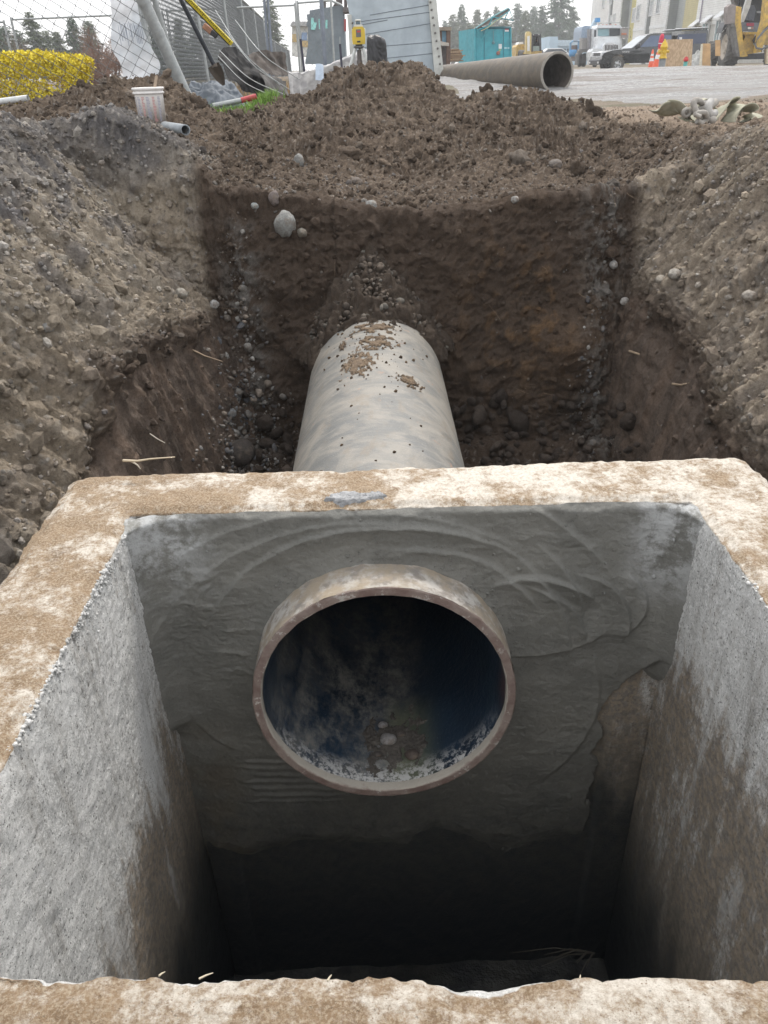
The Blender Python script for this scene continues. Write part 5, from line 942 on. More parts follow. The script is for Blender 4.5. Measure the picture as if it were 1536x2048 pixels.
# ================================================================ the yard beyond
class Far:
    """builds a thing out of measured outlines standing at distance Y; sizes come out real because every point is placed at its own distance"""
    def __init__(s, name, Y, px, pyb, **kw): s.Y = Y; s.root = empty(name, at(px, pyb, Y), **kw)
    def p(s, x, y, dy=0): return at(x, y, s.Y+dy)
    def poly(s, name, pts, m, d0=0, d1=.3, **kw):
        mb = MB(); n = len(pts); A = [s.p(x, y, d0) for x, y in pts]; B = [a+Vector((0, d1-d0, 0)) for a in A]
        mb.add(A+B, [tuple(range(n)), tuple(range(2*n-1, n-1, -1))]+[(i, i+n, (i+1) % n+n, (i+1) % n) for i in range(n)]); return build_rel(mb, name, m, s.root, **kw)
    def rect(s, name, x0, y0, x1, y1, m, d0=0, d1=.3): return s.poly(name, [(x0, y1), (x1, y1), (x1, y0), (x0, y0)], m, d0, d1)
    def bar(s, name, pts, r, m, n=6, sm=True):
        mb = MB(); mb.tube([s.p(*q) for q in pts], r, n, True, sm); return build_rel(mb, name, m, s.root)
    def wheel(s, name, x, y, r, wd, m_t, m_r, dy=0, yaw=0., hub=.55, lugs=0, n=36):
        c = s.p(x, y, dy); q = rot(z=yaw); mb = MB(); prof = [(r*hub, -wd*.42), (r*.90, -wd*.5), (r*.985, -wd*.40), (r, -wd*.25), (r, wd*.25), (r*.985, wd*.40), (r*.90, wd*.5), (r*hub, wd*.42), (r*hub, -wd*.42)]
        mb.lathe(prof, c, 'y', n, M=q)
        for k in range(lugs):
            a = 2*math.pi*k/lugs
            for sd in (-1, 1):
                a2 = a+(math.pi/lugs if sd > 0 else 0); pts = []
                for u, da in ((.02, 0), (.5, -.20)):
                    pts.append(q @ Vector(((r*1.02)*math.cos(a2+da), sd*u*wd*.96, (r*1.02)*math.sin(a2+da)))+c)
                mb.tube(pts, r*.045, 4, True, False)
        w_ = build_rel(mb, name, m_t, s.root)
        mb = MB(); mb.lathe([(.001, -wd*.30), (r*.18, -wd*.33), (r*.22, -wd*.22), (r*.44, -wd*.24), (r*hub*.93, -wd*.40), (r*hub*1.02, -wd*.44), (r*hub*1.02, wd*.4)], c-s.root.location, 'y', 24, M=q)
        for k in range(6):
            a = k*math.pi/3; p_ = q @ Vector((r*.34*math.cos(a), -wd*.28, r*.34*math.sin(a)))+c-s.root.location; mb.box(p_, (r*.1, .04, r*.1))
        mb.build('rim', m_r, w_); return w_
M_yel = mat('machine_yellow', (.56, .36, .06), .5, scale=6, var=.35, bump=.002, c2=(.33, .22, .07)); M_dark = mat('dark_frame', (.045, .045, .05), .6, scale=5, var=.4); M_grey = mat('dusty_grey', (.17, .165, .155), .8, scale=6, var=.35)
M_or = mat('cone_orange', (.68, .10, .035), .5, scale=12, var=.15); M_teal = mat('teal_paint', (.030, .30, .36), .45, scale=3, var=.22); M_brn = mat('brown_steel', (.15, .095, .07), .8, scale=6, var=.4)
def siding(name, c, step=.16, vert=False, c2=None):
    n = NT(name, .75); v = n.sep(1 if vert else 2); f = n.math('FRACT', n.math('MULTIPLY', v, 1/step)); g = n.ramp(f, .0, .14, 0, 1)
    n.color(n.mix(n.ramp(n.noise(1.5, 4), .35, .65), c, c2 or tuple(k*.88 for k in c))); n.bump(g, .03, .8); n.color(n.mix(g, tuple(k*.55 for k in c), n.b.inputs['Base Color'].links[0].from_socket)); return n.m
S_white = siding('white_siding', (.74, .74, .72)); S_grey = siding('grey_siding', (.25, .265, .26)); S_grn = siding('board_siding', (.47, .46, .42), .3, True); S_yel = siding('yellow_siding', (.58, .52, .22)); S_lgrey = siding('light_grey_siding', (.40, .42, .41)); S_gold = siding('gold_siding', (.54, .48, .27))
M_trim = mat('white_trim', (.72, .73, .73), .5); M_win = mat('window_glass', (.10, .16, .17), .08, scale=.4, var=.5, c2=(.22, .34, .34)); M_wing = mat('pale_window_glass', (.16, .19, .22), .1, scale=.3, var=.3)

def onx(px, py, X): d = _f + _R*(px-768)/FPX + _U*(1024-py)/FPX; return Vector(CAM + d*(X/d[0]))
# apartment block running away on the right: bays stand 3 m proud of the recessed wall
apt = empty('apartment_block', (28, 85, .3), label='long pale sided apartment block running away along the right side', cat='building'); X0, X1, ZT = 28., 28.95, 13.
def yo(px, X): return onx(px, 100, X).y
def abox(name, x0, x1, ya, yb, z0, z1, m): mb = MB(); mb.box(((x0+x1)/2, (ya+yb)/2, (z0+z1)/2), (abs(x1-x0), abs(yb-ya), z1-z0)); return build_rel(mb, name, m, apt)
for (pa, pb_, m_, end) in ((1196, 1211, S_white, S_grey), (1217, 1233, S_white, S_grey), (1262, 1284, S_white, S_grey), (1294, 1325, S_white, S_grey)):
    y1, y0 = yo(pa, X0), yo(pb_, X0); abox('bay_wall', X0, X1+1, y0+.12, y1, 0, ZT, m_); abox('bay_end_wall', X0+.02, X1+.9, y0, y0+.118, 0, ZT-.02, end)
    abox('corner_trim', X0-.03, X0+.12, y0-.02, y0+.16, 0, ZT-.01, M_trim); abox('floor_band', X0-.05, X0-.003, y0+.18, y1, 3.35, 3.6, M_trim)
for pa, pb_, m_ in ((1236, 1254, S_lgrey), (1254, 1262, S_yel), (1336, 1358, S_lgrey), (1358, 1384, S_gold)):
    abox('recessed_wall', X1, X1+1, yo(pb_, X1), yo(pa, X1), 0, ZT, m_)
y1, y0 = yo(1383, X0), yo(1720, X0); abox('bay_wall', X0, X1+3, y0, y1, 3.15, ZT, S_white); abox('ground_floor_wall', X0+.06, X1+3, y0, y1-.05, 0, 3.148, S_grn); abox('floor_band', X0-.03, X0+.055, y0, y1, 3.10, 3.20, S_white)
abox('end_wall', X0+1, X0+10, yo(1196, X0)+.1, yo(1196, X0)+9, 0, ZT-.5, S_white)
def awin(pxa, pxb, pya, pyb, X=X0, gl=M_wing):
    a, b = onx(pxa, (pya+pyb)/2, X), onx(pxb, (pya+pyb)/2, X); t, bt = onx((pxa+pxb)/2, pya, X), onx((pxa+pxb)/2, pyb, X); y0, y1, z0, z1 = b.y, a.y, bt.z, t.z; fr = MB(); w_ = .11
    for c, d in ((((y0+y1)/2, z1), (y1-y0+w_*2, w_)), (((y0+y1)/2, z0), (y1-y0+w_*2, w_)), ((y0, (z0+z1)/2), (w_, z1-z0)), ((y1, (z0+z1)/2), (w_, z1-z0)), (((y0+y1)/2, (z0+z1)/2), (w_*.6, z1-z0))): fr.box((X-.05, c[0], c[1]), (.12, d[0], d[1]))
    f_ = build_rel(fr, 'window', M_trim, apt); g = MB(); o = apt.location; g.box((X-.018-o.x, (y0+y1)/2-o.y, (z0+z1)/2-o.z), (.03, y1-y0-.02, z1-z0-.02)); g.build('pane', gl, f_)
for a in ((1266, 1270, 17, 44), (1275, 1280, 10, 40), (1222, 1224, 32, 45), (1228, 1231, 28, 44), (1301, 1306, 1, 31), (1315, 1321, -8, 27), (1206, 1209, -5, 16), (1220, 1224, -6, 8), (1386, 1391, 48, 58)): awin(*a)
for a in ((1248, 1252, 30, 52), (1346, 1351, -6, 18)): awin(*a, X=X1)
for a in ((1405, 1417, 46, 86), (1432, 1442, 40, 84), (1462, 1478, 30, 80), (1500, 1520, 20, 70)): awin(*a, gl=M_win)
for px, py in ((1396, 42), (1421, 33), (1448, 24)):
    a = onx(px, py, X0); mb = MB(); mb.prism([(X0-.6, a.z-.35), (X0-.003, a.z+.1), (X0-.003, a.z-.02), (X0-.6, a.z-.42)], a.y-.6, a.y+.6); build_rel(mb, 'awning', M_trim, apt)
mb = MB(); a = onx(1403, 30, X0); mb.tube([(X0-.08, a.y, 3.3), (X0-.08, a.y, ZT)], .05, 8); build_rel(mb, 'downpipe', mat('mauve_pipe', (.30, .27, .34), .6), apt)

# low pale blue building, parked white car, far sheds
M_blue = mat('pale_blue_wall', (.46, .60, .72), .7, scale=.5, var=.12)
b = Far('low_building', 120, 1128, 130, label='low pale blue flat-roofed building beyond the mouth of the surface pipe', cat='building')
b.rect('tower', 1099, 73, 1116, 130, M_blue, 0, 8); b.rect('wall', 1112, 90, 1215, 130, M_blue, .6, 10); b.rect('fascia', 1108, 80, 1216, 92, mat('fascia_blue', (.52, .64, .74), .6), .3, 10.4)
for x in (1114, 1124, 1134, 1146): w_ = b.rect('window', x, 97, x+8, 116, mat('shop_glass', (.12, .16, .20), .15, scale=.2), .5, .9)
b = Far('parked_car', 95, 1108, 128, label='white car whose roof arc shows just above the surface pipe', cat='car'); mb = MB(); pr = [(-2.2, .35), (2.1, .35), (2.2, .8), (1.3, .95), (.6, 1.42), (-.9, 1.45), (-1.6, 1.0), (-2.2, .9)]; mb.prism(pr, 0, 0, hw=[.85, .85, .85, .85, .62, .62, .82, .85]); mb.build('body', M_white, b.root)
mb = MB(); mb.prism([(1.15, .97), (.58, 1.36), (-.85, 1.38), (-1.4, 1.02)], 0, 0, hw=[.86, .68, .68, .86]); mb.build('side_window', M_glass, b.root)
for x in (-1.35, 1.35):
    mb = MB(); mb.lathe([(.001, -.9), (.33, -.9), (.33, .9), (.001, .9)], (x, 0, .33), 'y', 20); mb.build('wheel', M_rub, b.root)
b = Far('stake_truck', 85, 1150, 128, label='blue steel rack with a blue drum left of the white truck', cat='rack'); M_bl = mat('bright_blue', (.05, .26, .55), .5)
b.bar('frame', [(1140, 118), (1141, 86), (1146, 82), (1160, 82)], .10, mat('steel_blue', (.16, .32, .50), .5)); b.bar('frame', [(1157, 118), (1157, 84)], .10, mat('steel_blue', (.16, .32, .50), .5)); mb = MB(); c = b.p(1145, 113); mb.lathe([(.001, 0), (.35, 0), (.38, .2), (.35, .55), (.001, .56)], c-b.root.location, n=16); mb.build('drum', M_bl, b.root); b.rect('load', 1151, 90, 1162, 122, mat('dark_brown_load', (.13, .10, .09), .9), .2, 2)
b = Far('site_cabin', 80, 1018, 126, label='small white cabin between the teal shed and the excavator', cat='cabin'); b.rect('wall', 1020, 86, 1034, 126, mat('cabin_white', (.60, .64, .66), .6), 0, 3); b.rect('roof', 1018, 82, 1036, 86, M_grey, -.3, 3.3); b.rect('window', 1023, 95, 1030, 104, M_glass, -.04, 0); b.bar('mast', [(1033, 84), (1033, 72)], .05, M_galv)
# wheeled yellow excavator seen end on
e = Far('wheeled_excavator', 70, 1060, 131, label='yellow wheeled excavator facing us behind the surface pipe', cat='excavator')
e.poly('engine_hood', [(1032, 112), (1050, 112), (1050, 90), (1046, 88), (1036, 89), (1032, 94)], M_yel, .8, 3); e.poly('engine_cover', [(1036, 89), (1047, 89), (1046, 84), (1038, 84)], M_white, 1, 2.4)
bo = e.poly('boom', [(1051, 108), (1062, 108), (1063, 66), (1060, 63), (1054, 63), (1052, 68)], mat('boom_yellow', (.62, .48, .20), .5, scale=3), -1.4, -.9)
e.bar('boom_cylinder', [(1057, 102, -1.6), (1057, 72, -1.6)], .10, M_white); e.bar('boom_hose', [(1064, 104, -1.3), (1066, 80, -1.2), (1063, 68, -1.2)], .035, M_black)
cabf = e.poly('cab_frame', [(1063, 104), (1066, 104), (1067, 72), (1078, 72), (1079, 104), (1083, 104), (1082, 68), (1064, 68)], M_dark, -.1, 1.6)
e.rect('windscreen', 1066.5, 73, 1078.5, 92, mat('clear_glass', (.40, .46, .46), .1), 1.2, 1.24); e.rect('lower_glass', 1066, 92, 1079, 102, mat('pale_glass', (.30, .38, .38), .15), -.05, .0)
for x in (1067, 1078): e.rect('work_light', x-.7, 68.6, x+.7, 70.2, M_trim, -.16, -.1)
e.poly('deck', [(1046, 108), (1084, 108), (1083, 102), (1048, 104)], M_yel, -.3, 2); e.rect('undercarriage', 1049, 108, 1075, 122, M_grey, -.2, 2.5); e.rect('number_plate', 1058, 116, 1065, 119, M_yel, -.26, -.21)
e.poly('dozer_blade', [(1036, 128), (1086, 128), (1086, 123), (1036, 123)], M_grey, -.9, -.7)
for x in (1040, 1046, 1076, 1082): e.wheel('wheel', x, 114, .48, .26, M_rub, M_grey, .2, math.pi/2, n=20)
# operator in the cab
op = empty('person', e.p(1072.5, 100, .6), label='excavator operator in a dark jacket sitting in the cab', cat='person')
def person_sit(root, sc_=1.):
    Vv = [(0, .05, .42), (0, .03, .70), (0, .02, .92), (0, 0, 1.06), (0, -.01, 1.20), (-.20, .02, .90), (-.27, -.08, .66), (-.16, -.32, .62), (.20, .02, .90), (.27, -.08, .66), (.16, -.32, .62), (-.10, -.02, .40), (-.14, -.42, .44), (-.15, -.50, .06), (.10, -.02, .40), (.14, -.42, .44), (.15, -.50, .06)]
    E_ = [(0, 1), (1, 2), (2, 3), (3, 4), (2, 5), (5, 6), (6, 7), (2, 8), (8, 9), (9, 10), (0, 11), (11, 12), (12, 13), (0, 14), (14, 15), (15, 16)]; rd = [.16, .17, .16, .06, .105, .075, .05, .04, .075, .05, .04, .10, .075, .055, .10, .075, .055]
    me = bpy.data.meshes.new('body'); me.from_pydata([Vector(v)*sc_ for v in Vv], E_, []); o = bpy.data.objects.new('body', me); COL.objects.link(o); o.parent = root; sk = o.modifiers.new('skin', 'SKIN')
    for v, r_ in zip(me.skin_vertices[0].data, rd): v.radius = (r_*sc_, r_*sc_)
    me.skin_vertices[0].data[0].use_root = True; o.modifiers.new('sub', 'SUBSURF').levels = 2; o.modifiers['sub'].render_levels = 2; me.materials.append(mat('dark_jacket', (.03, .03, .035), .85)); return o
person_sit(op); mb = MB(); V0, F0 = ico(3); mb.add([(p[0]*.085, p[1]*.10-.01, p[2]*.115+1.20) for p in V0], F0, True); mb.build('head', mat('skin', (.30, .17, .12), .6), op); mb = MB(); mb.lathe([(.10, 1.22), (.105, 1.24), (.10, 1.30), (.06, 1.345), (.001, 1.355)], n=16); mb.build('cap', mat('cap_dark', (.05, .045, .04), .8), op)
op.location.z -= .55

# teal shed with its steel roof frame
t = Far('steel_shed', 42, 984, 132, label='teal steel shed with a tilted roof frame beyond the surface pipe', cat='shed')
mb = MB(); A = t.p(951.6, 132); B = t.p(1022.7, 131); C_ = t.p(1021.5, 56); D = t.p(951.6, 57); dpt = Vector((-.55, 2.4, 0)); mb.add([A, B, C_, D, A+dpt, B+dpt, C_+dpt, D+dpt], [(0, 1, 2, 3), (1, 5, 6, 2), (5, 4, 7, 6), (4, 0, 3, 7), (3, 2, 6, 7), (0, 4, 5, 1)]); build_rel(mb, 'shell', M_teal, t.root)
M_teald = mat('teal_dark', (.015, .14, .18), .5); t.bar('corner_post', [(951, 132, -.04), (951, 56, -.04)], .045, M_teal, 4, False); t.bar('corner_post', [(1022, 131, -.04), (1021, 55, -.04)], .045, M_teal, 4, False); t.bar('head_rail', [(951, 56, -.05), (1022, 55, -.05)], .045, M_teald, 4, False)
for x in (968.5, 1007): t.bar('door_seam', [(x, 131, -.01), (x-.2, 59, -.01)], .014, M_teald, 4, False)
t.bar('door_bolt', [(987, 62, -.03), (987, 84, -.03)], .018, mat('bolt_grey', (.12, .25, .28), .5)); mb = MB(); c = t.p(987, 85, -.03)-t.root.location; mb.lathe([(.001, -.03), (.07, -.02), (.07, .02)], c, 'y', 14); mb.build('bolt_knob', mat('bolt_grey', (.12, .25, .28), .5), t.root)
t.rect('notice', 997.5, 88, 1003.5, 97.5, M_trim, -.03, -.005); t.rect('red_warning_sign', 1010, 57.5, 1017.5, 60, mat('sign_red', (.45, .10, .12), .6), -.03, -.005); t.rect('warning_sign', 1010, 60, 1017.5, 63, M_trim, -.03, -.005); t.rect('stencil', 1008.5, 94.5, 1014, 97.5, mat('stencil_white', (.40, .62, .68), .7), -.012, -.003); t.rect('stencil', 1015, 94.5, 1019, 97.5, mat('stencil_white', (.40, .62, .68), .7), -.012, -.003)
mb = MB(); c = t.p(996.5, 106, -.03)-t.root.location; mb.lathe([(.001, -.03), (.085, -.03), (.085, .03)], c, 'y', 18); mb.build('round_sticker', mat('sticker_red', (.32, .14, .11), .7), t.root); t.poly('green_sticker', [(999, 103), (1003, 99), (1002, 99), (997, 99)], mat('sticker_green', (.35, .48, .14), .7), -.02, -.004)
v_ = t.rect('vent_opening', 982.5, 123, 989, 128, M_dark, -.012, -.003); t.rect('vent_opening', 983, 129.5, 988.5, 131.5, M_dark, -.012, -.003)
t.poly('roof_panel', [(953, 56), (1016, 16), (1018, 19), (1014, 25), (958, 57)], mat('roof_brown', (.17, .14, .115), .8), -.3, 1.8); t.bar('roof_edge', [(952, 56, -.32), (984, 34, -.32), (1017, 16, -.32)], .035, mat('pale_teal', (.25, .45, .47), .6))
for q_ in (((954, 58), (964, 82), (985, 35)), ((985, 34), (1027, 41), (1018, 17)), ((1010, 37), (1018, 20)), ((957, 59), (976, 53), (1014, 25))): t.bar('roof_strut', [(x, y, -.36) for x, y in q_], .026, M_teal)
t.bar('yellow_strap', [(962, 62, -.4), (976, 55, -.4), (990, 43, -.4), (1012, 30, -.4)], .016, mat('strap_yellow', (.55, .50, .25), .7))
# brown steel frame with blue panel
f = Far('steel_gantry', 26, 891, 140, label='brown steel gantry with a blue panel right of the grey steel panel', cat='gantry'); f.rect('column', 893, 58, 901, 138, M_brn, 0, .25); f.rect('column', 878, 60, 884, 138, M_brn, .05, .3); f.rect('head_beam', 876, 54, 903, 61, mat('beam_tan', (.26, .22, .17), .8), -.06, .36); f.rect('blue_panel', 884, 62, 893, 84, mat('panel_blue', (.18, .34, .46), .6), .1, .14); f.poly('tilted_board', [(880, 82), (898, 86), (898, 92), (880, 90)], mat('pale_board', (.45, .41, .36), .8), -.2, -.05); f.rect('back_plate', 883, 92, 893, 137, mat('plate_grey', (.14, .125, .12), .8), .1, .2)  # back plate is one plain dark grey
# boards
for k, (x0, x1, y, dz) in enumerate([(899, 925, 122, 0), (897, 920, 119.5, .1), (900, 922, 117, 0), (898, 924, 114.6, .1), (896, 928, 112, 0), (898, 921, 109.6, .1), (899, 922, 107.2, .05), (898, 919, 104.8, .15), (900, 923, 102.2, 0), (899, 917, 99.8, .1)]):
    a, b_ = at(x0, y, 34-dz), at(x1, y-.6, 34-dz); mb = MB(); c = (a+b_)/2; mb.box((0, 0, 0), ((b_-a).length, .7, .038)); mb.build('board', M_wood if k % 3 else mat('dark_board', (.28, .19, .12), .85), loc=c, rz=.03*(k % 3), label=['bottom board of the lumber pile', 'second board from the bottom of the lumber pile', 'third board from the bottom of the lumber pile', 'fourth board from the bottom of the lumber pile', 'longest jutting board in the middle of the lumber pile', 'board just above the longest jutting one', 'fourth board from the top of the lumber pile', 'third board from the top of the lumber pile', 'second board from the top of the lumber pile', 'top board of the lumber pile'][k], cat='board', group='boards stacked right of the steel frame')
heap('gravel_heap', at(915, 128, 34).x, 34, .3, 1.0, .7, [.05, .1, .12, .1, .05], 77, mat('mossy_soil', (.17, .15, .08), .95, scale=8, c2=(.12, .12, .05)), 'low mossy soil bank under the lumber pile', 'dirt heap', .08)
# leaning grey steel trench panel
g_ = NT('grey_panel', .6); zz = g_.sep(2); g_.color(g_.mix(g_.ramp(g_.noise(1.3, 5, .6), .38, .62), (.40, .46, .50), (.31, .36, .40))); c = g_.b.inputs['Base Color'].links[0].from_socket; c = g_.mix(g_.ramp(g_.noise(1.6, 5, .7), .62, .72, 0, .6), c, (.36, .34, .26)); g_.color(c); g_.bump(g_.noise(6, 4), .01); M_gp = g_.m; M_gl = mat('panel_edge', (.50, .51, .48), .6, scale=4, var=.25)
f = Far('trench_shield', 21, 790, 150, label='large leaning grey steel trench panel behind the laser level', cat='trench shield')
f.poly('panel', [(706, 160), (884, 160), (881, 132), (857, -50), (690, -15), (699, 29)], M_gp, 0, .16); f.poly('side_channel', [(870, 160), (890, 160), (886, 132), (868, -50), (853, -50)], M_gl, -.12, -.003); f.poly('side_channel', [(702, 160), (712, 160), (706, 90), (703, 29), (694, 29), (697, 60)], M_gl, -.10, -.003)
for (x0, y0, x1, y1) in ((713, 44, 862, 24), (722, 70, 866, 46), (716, 96, 870, 84), (716, 122, 874, 106), (718, 50, 775, 40), (740, 30, 858, 10)): f.bar('plank_joint', [(x0, y0, -.004), (x1, y1, -.004)], .008, mat('joint_grey', (.19, .22, .25), .7), 4, False)
for k in range(9): x, y = 861+k*2.4, 4+k*15.5; mb = MB(); c = f.p(x, y, -.13)-f.root.location; mb.lathe([(.001, -.02), (.022, -.018), (.025, .015)], c, 'y', 8); mb.build('bolt', M_grey, f.root)
for k in range(3): x, y = 705+k*1, 46+k*11; mb = MB(); c = f.p(x, y, -.11)-f.root.location; mb.lathe([(.001, -.02), (.022, -.018), (.025, .015)], c, 'y', 8); mb.build('bolt', M_grey, f.root)
f.bar('top_rail', [(764, 18, .1), (764, 8, .1), (812, 0, .1), (850, -8, .1)], .012, mat('rust_rail', (.40, .20, .13), .7)); f.bar('top_rail', [(764, 10, .5), (780, 14, .5)], .012, mat('rust_rail', (.40, .20, .13), .7))
# cabin behind the fence with dark stacks
M_cab = mat('cabin_grey', (.20, .235, .26), .8, scale=2, var=.25)
f = Far('grey_cabin', 24, 652, 130, label='blue-grey stepped cabin with cyan window openings behind the cross fence', cat='cabin'); f.poly('wall', [(610, 128), (692, 128), (686, 12), (676, 11), (660, 14), (640, 17), (619, 21), (619, 28), (613, 29), (615, 42), (612, 50), (616, 54), (616, 90)], M_cab, 0, 1.6)
for q_ in ([(622, 59), (631, 60), (632, 50), (634, 48), (633, 45), (628, 44), (627, 36), (622, 35)], [(638, 58), (640, 58), (639, 38), (637, 38)], [(651, 57), (655, 57), (655, 40), (651, 40)]): f.poly('window', q_, mat('cyan_glass', (.30, .66, .62), .2, scale=3, var=.15), -.02, -.003)
f.poly('roof_flap', [(686, 24), (716, 22), (716, 20), (700, 15), (686, 14)], mat('flap_brown', (.14, .125, .12), .8), -.2, .8); f.rect('red_column', 688, 38, 692, 62, mat('dull_red', (.36, .09, .09), .7), -.1, .2)  # roof flap is one plain dark grey-brown
for q_ in ([(666, 12), (684, 12), (684, -30), (672, -30), (672, 2)], [(688, 14), (694, 14), (693, -30), (688, -30)], [(711, 20), (724, 20), (723, -30), (718, -30), (718, 8)], [(644, 16), (651, 16), (650, -30), (643, -30)]): f.poly('stack', q_, mat('stack_brown', (.10, .085, .08), .8), .3, .7)
f.bar('handrail', [(656, -2, -.1), (684, 11, -.1)], .03, M_galv); f.bar('handrail', [(663, 14, -.1), (662, 3, -.1)], .02, M_galv)
f = Far('pale_house', 60, 600, 110, label='pale far house with a blue window left of the grey cabin', cat='house'); f.rect('wall', 584, 52, 618, 112, mat('pale_wall', (.58, .58, .55), .7, scale=.6), 0, 5); f.poly('roof', [(580, 52), (620, 52), (616, 43), (584, 43)], mat('house_roof', (.38, .38, .38), .8), -.5, 6); w_ = f.rect('window', 603, 65, 614, 80, mat('blue_pane', (.20, .30, .48), .2), -.1, -.003); f.rect('timber_wall', 584, 68, 602, 84, mat('ochre', (.50, .36, .16), .8), -.08, -.004); f.rect('timber_wall', 600, 82, 618, 94, mat('ochre', (.50, .36, .16), .8), -.08, -.004)

# white truck, cab facing us
k_ = Far('white_truck', 76, 1218, 138, label='white conventional truck facing us behind the black pickup', cat='truck'); M_tw = mat('truck_white', (.70, .73, .76), .3, scale=1.5, var=.12, coat=.4); M_chr = mat('chrome', (.62, .63, .64), .22, .9, scale=3)
k_.poly('cab', [(1193, 96), (1244, 96), (1243, 54), (1240, 50), (1196, 50), (1193, 56)], M_tw, 1.6, 3.6); k_.poly('roof_visor', [(1193, 56), (1244, 56), (1241, 50), (1196, 50)], M_tw, 1.2, 1.58)
k_.poly('windscreen', [(1196, 72), (1218, 72), (1218, 57.5), (1196.5, 57.5)], mat('sky_glass', (.22, .38, .42), .08, scale=.6), 1.5, 1.56); k_.poly('windscreen', [(1219, 72), (1240, 71), (1240, 57), (1219, 57.5)], M_glass, 1.5, 1.56)
k_.poly('side_window', [(1188.5, 74), (1192, 74), (1192.5, 60), (1189, 60)], M_glass, 1.7, 1.8); k_.poly('door', [(1184, 98), (1193, 98), (1193, 58), (1186, 58)], M_tw, 1.81, 3.4)
k_.poly('hood', [(1192, 112), (1200, 118), (1242, 118), (1240, 78), (1236, 73), (1196, 73), (1194, 92)], M_tw, .1, 1.55); k_.poly('hood_nose', [(1204, 118), (1240, 118), (1238, 88), (1228, 84), (1212, 85), (1206, 92)], M_tw, -.5, .09)
gr = k_.poly('grille', [(1208, 116), (1238, 116), (1236, 90), (1226, 87), (1214, 87), (1209, 92)], M_chr, -.56, -.51)
for j in range(9): k_.bar('grille_bar', [(1211+j*3, 114, -.6), (1211+j*3, 90, -.6)], .035, M_dark, 4, False)
k_.poly('fender', [(1182, 122), (1206, 122), (1206, 100), (1200, 97), (1188, 97), (1182, 104)], M_tw, -.4, 1.2); mb = MB(); c = k_.p(1192, 112, -.5)-k_.root.location; mb.lathe([(.001, -.1), (.16, -.08), (.2, 0), (.2, .12)], c, 'y', 16); mb.build('headlight', M_chr, k_.root)
k_.poly('bumper', [(1182, 130), (1242, 130), (1242, 119), (1182, 119)], M_chr, -.7, -.5)
for x in (1198, 1206, 1214, 1222, 1232): k_.rect('marker_light', x-1, 48.6, x+1, 50, mat('amber', (.62, .22, .16), .4), 1.3, 1.5)
k_.bar('roof_rack', [(1196, 46, 1.6), (1240, 45, 1.6)], .04, M_galv); k_.rect('mirror', 1242, 57, 1256, 76, mat('mirror_back', (.34, .31, .30), .4), 1.1, 1.25); k_.rect('amber_reflector', 1243, 66, 1253, 70, mat('amber_deep', (.55, .20, .10), .4), 1.05, 1.09); k_.bar('mirror_bracket', [(1240, 55, 1.3), (1260, 55, 1.2), (1261, 76, 1.2), (1246, 78, 1.3)], .035, M_chr)
for x in (1178, 1183): k_.bar('exhaust_stack', [(x, 106, 2.4), (x, 58, 2.4)], .16, mat('stack_grey', (.30, .30, .32), .4, .5), 10)
k_.poly('dump_body', [(1162, 80), (1182, 76), (1184, 53), (1172, 51), (1165, 54), (1163, 62)], mat('body_blue_grey', (.28, .36, .47), .5), 4, 7); k_.poly('chute', [(1180, 58), (1193, 56), (1194, 40), (1191, 36)], mat('pale_blue_metal', (.50, .62, .70), .5), 3.7, 4.2); k_.rect('blue_box', 1193, 35.5, 1200.5, 44, M_bl, 3, 3.6)
k_.poly('running_board', [(1156, 104), (1182, 104), (1184, 98), (1160, 98)], M_grey, 2.4, 3); k_.rect('tank_frame', 1164, 76, 1177, 100, mat('grey_tank', (.32, .31, .30), .6), 2.8, 3.8)
for x, dy in ((1160, 3.2), (1168, 3.2), (1190, .4), (1240, .4)): k_.wheel('wheel', x, 120, .52, .32, M_rub, M_grey, dy, math.pi/2-.15, n=20)
k_.poly('mudguard', [(1154, 130), (1157, 130), (1159, 110), (1166, 105), (1180, 104), (1180, 101), (1162, 102), (1155, 108)], M_grey, 2.3, 3.2)

# black pickup, nose to the left
YP = 52; p0 = at(1181, 141, YP); p1 = at(1400, 137, YP+1.2); L = 6.3; pk = empty('black_pickup', ((p0.x+p1.x)/2, YP+.6, (p0.z+p1.z)/2-.05), math.pi+.10, label='black pickup with a black canopy parked behind the hydrant', cat='pickup')
M_blk = mat('black_paint', (.018, .02, .022), .22, scale=1.2, var=.3, coat=.8); hL = 3.15
def arch(cx, r_, n=9): return [(cx+r_*math.cos(a), .42+r_*math.sin(a)) for a in np.linspace(math.pi*1.0, 0, n)] if False else [(cx+r_*math.cos(a), .40+r_*math.sin(a)) for a in np.linspace(0, math.pi, n)]
low = [(-hL, .55), (-hL, 1.15), (-1.0, 1.18), (1.25, 1.16), (2.55, 1.08), (3.0, .98), (hL, .80), (hL, .42)]+arch(2.15, .47)+arch(-1.65, .47)+[(-2.9, .42)]
mb = MB(); mb.prism(low[::-1], 0, 0, hw=[(.84 if z > 1.0 and x > 2.9 else .97)*(1 if z < 1.1 else .96) for x, z in low[::-1]]); mb.build('body', M_blk, pk)
mb = MB(); cabp = [(1.35, 1.14), (.45, 1.80), (.1, 1.86), (-.75, 1.86), (-1.02, 1.80), (-1.05, 1.14)]; mb.prism(cabp[::-1], 0, 0, hw=[.90, .74, .72, .72, .74, .90]); mb.build('cab', M_blk, pk)
mb = MB(); mb.prism([(1.28, 1.20), (.44, 1.775), (.46, 1.79), (1.37, 1.165)], 0, 0, hw=[.82, .66, .66, .82]); mb.build('windscreen', mat('bright_glass', (.30, .33, .35), .1, scale=.5), pk)
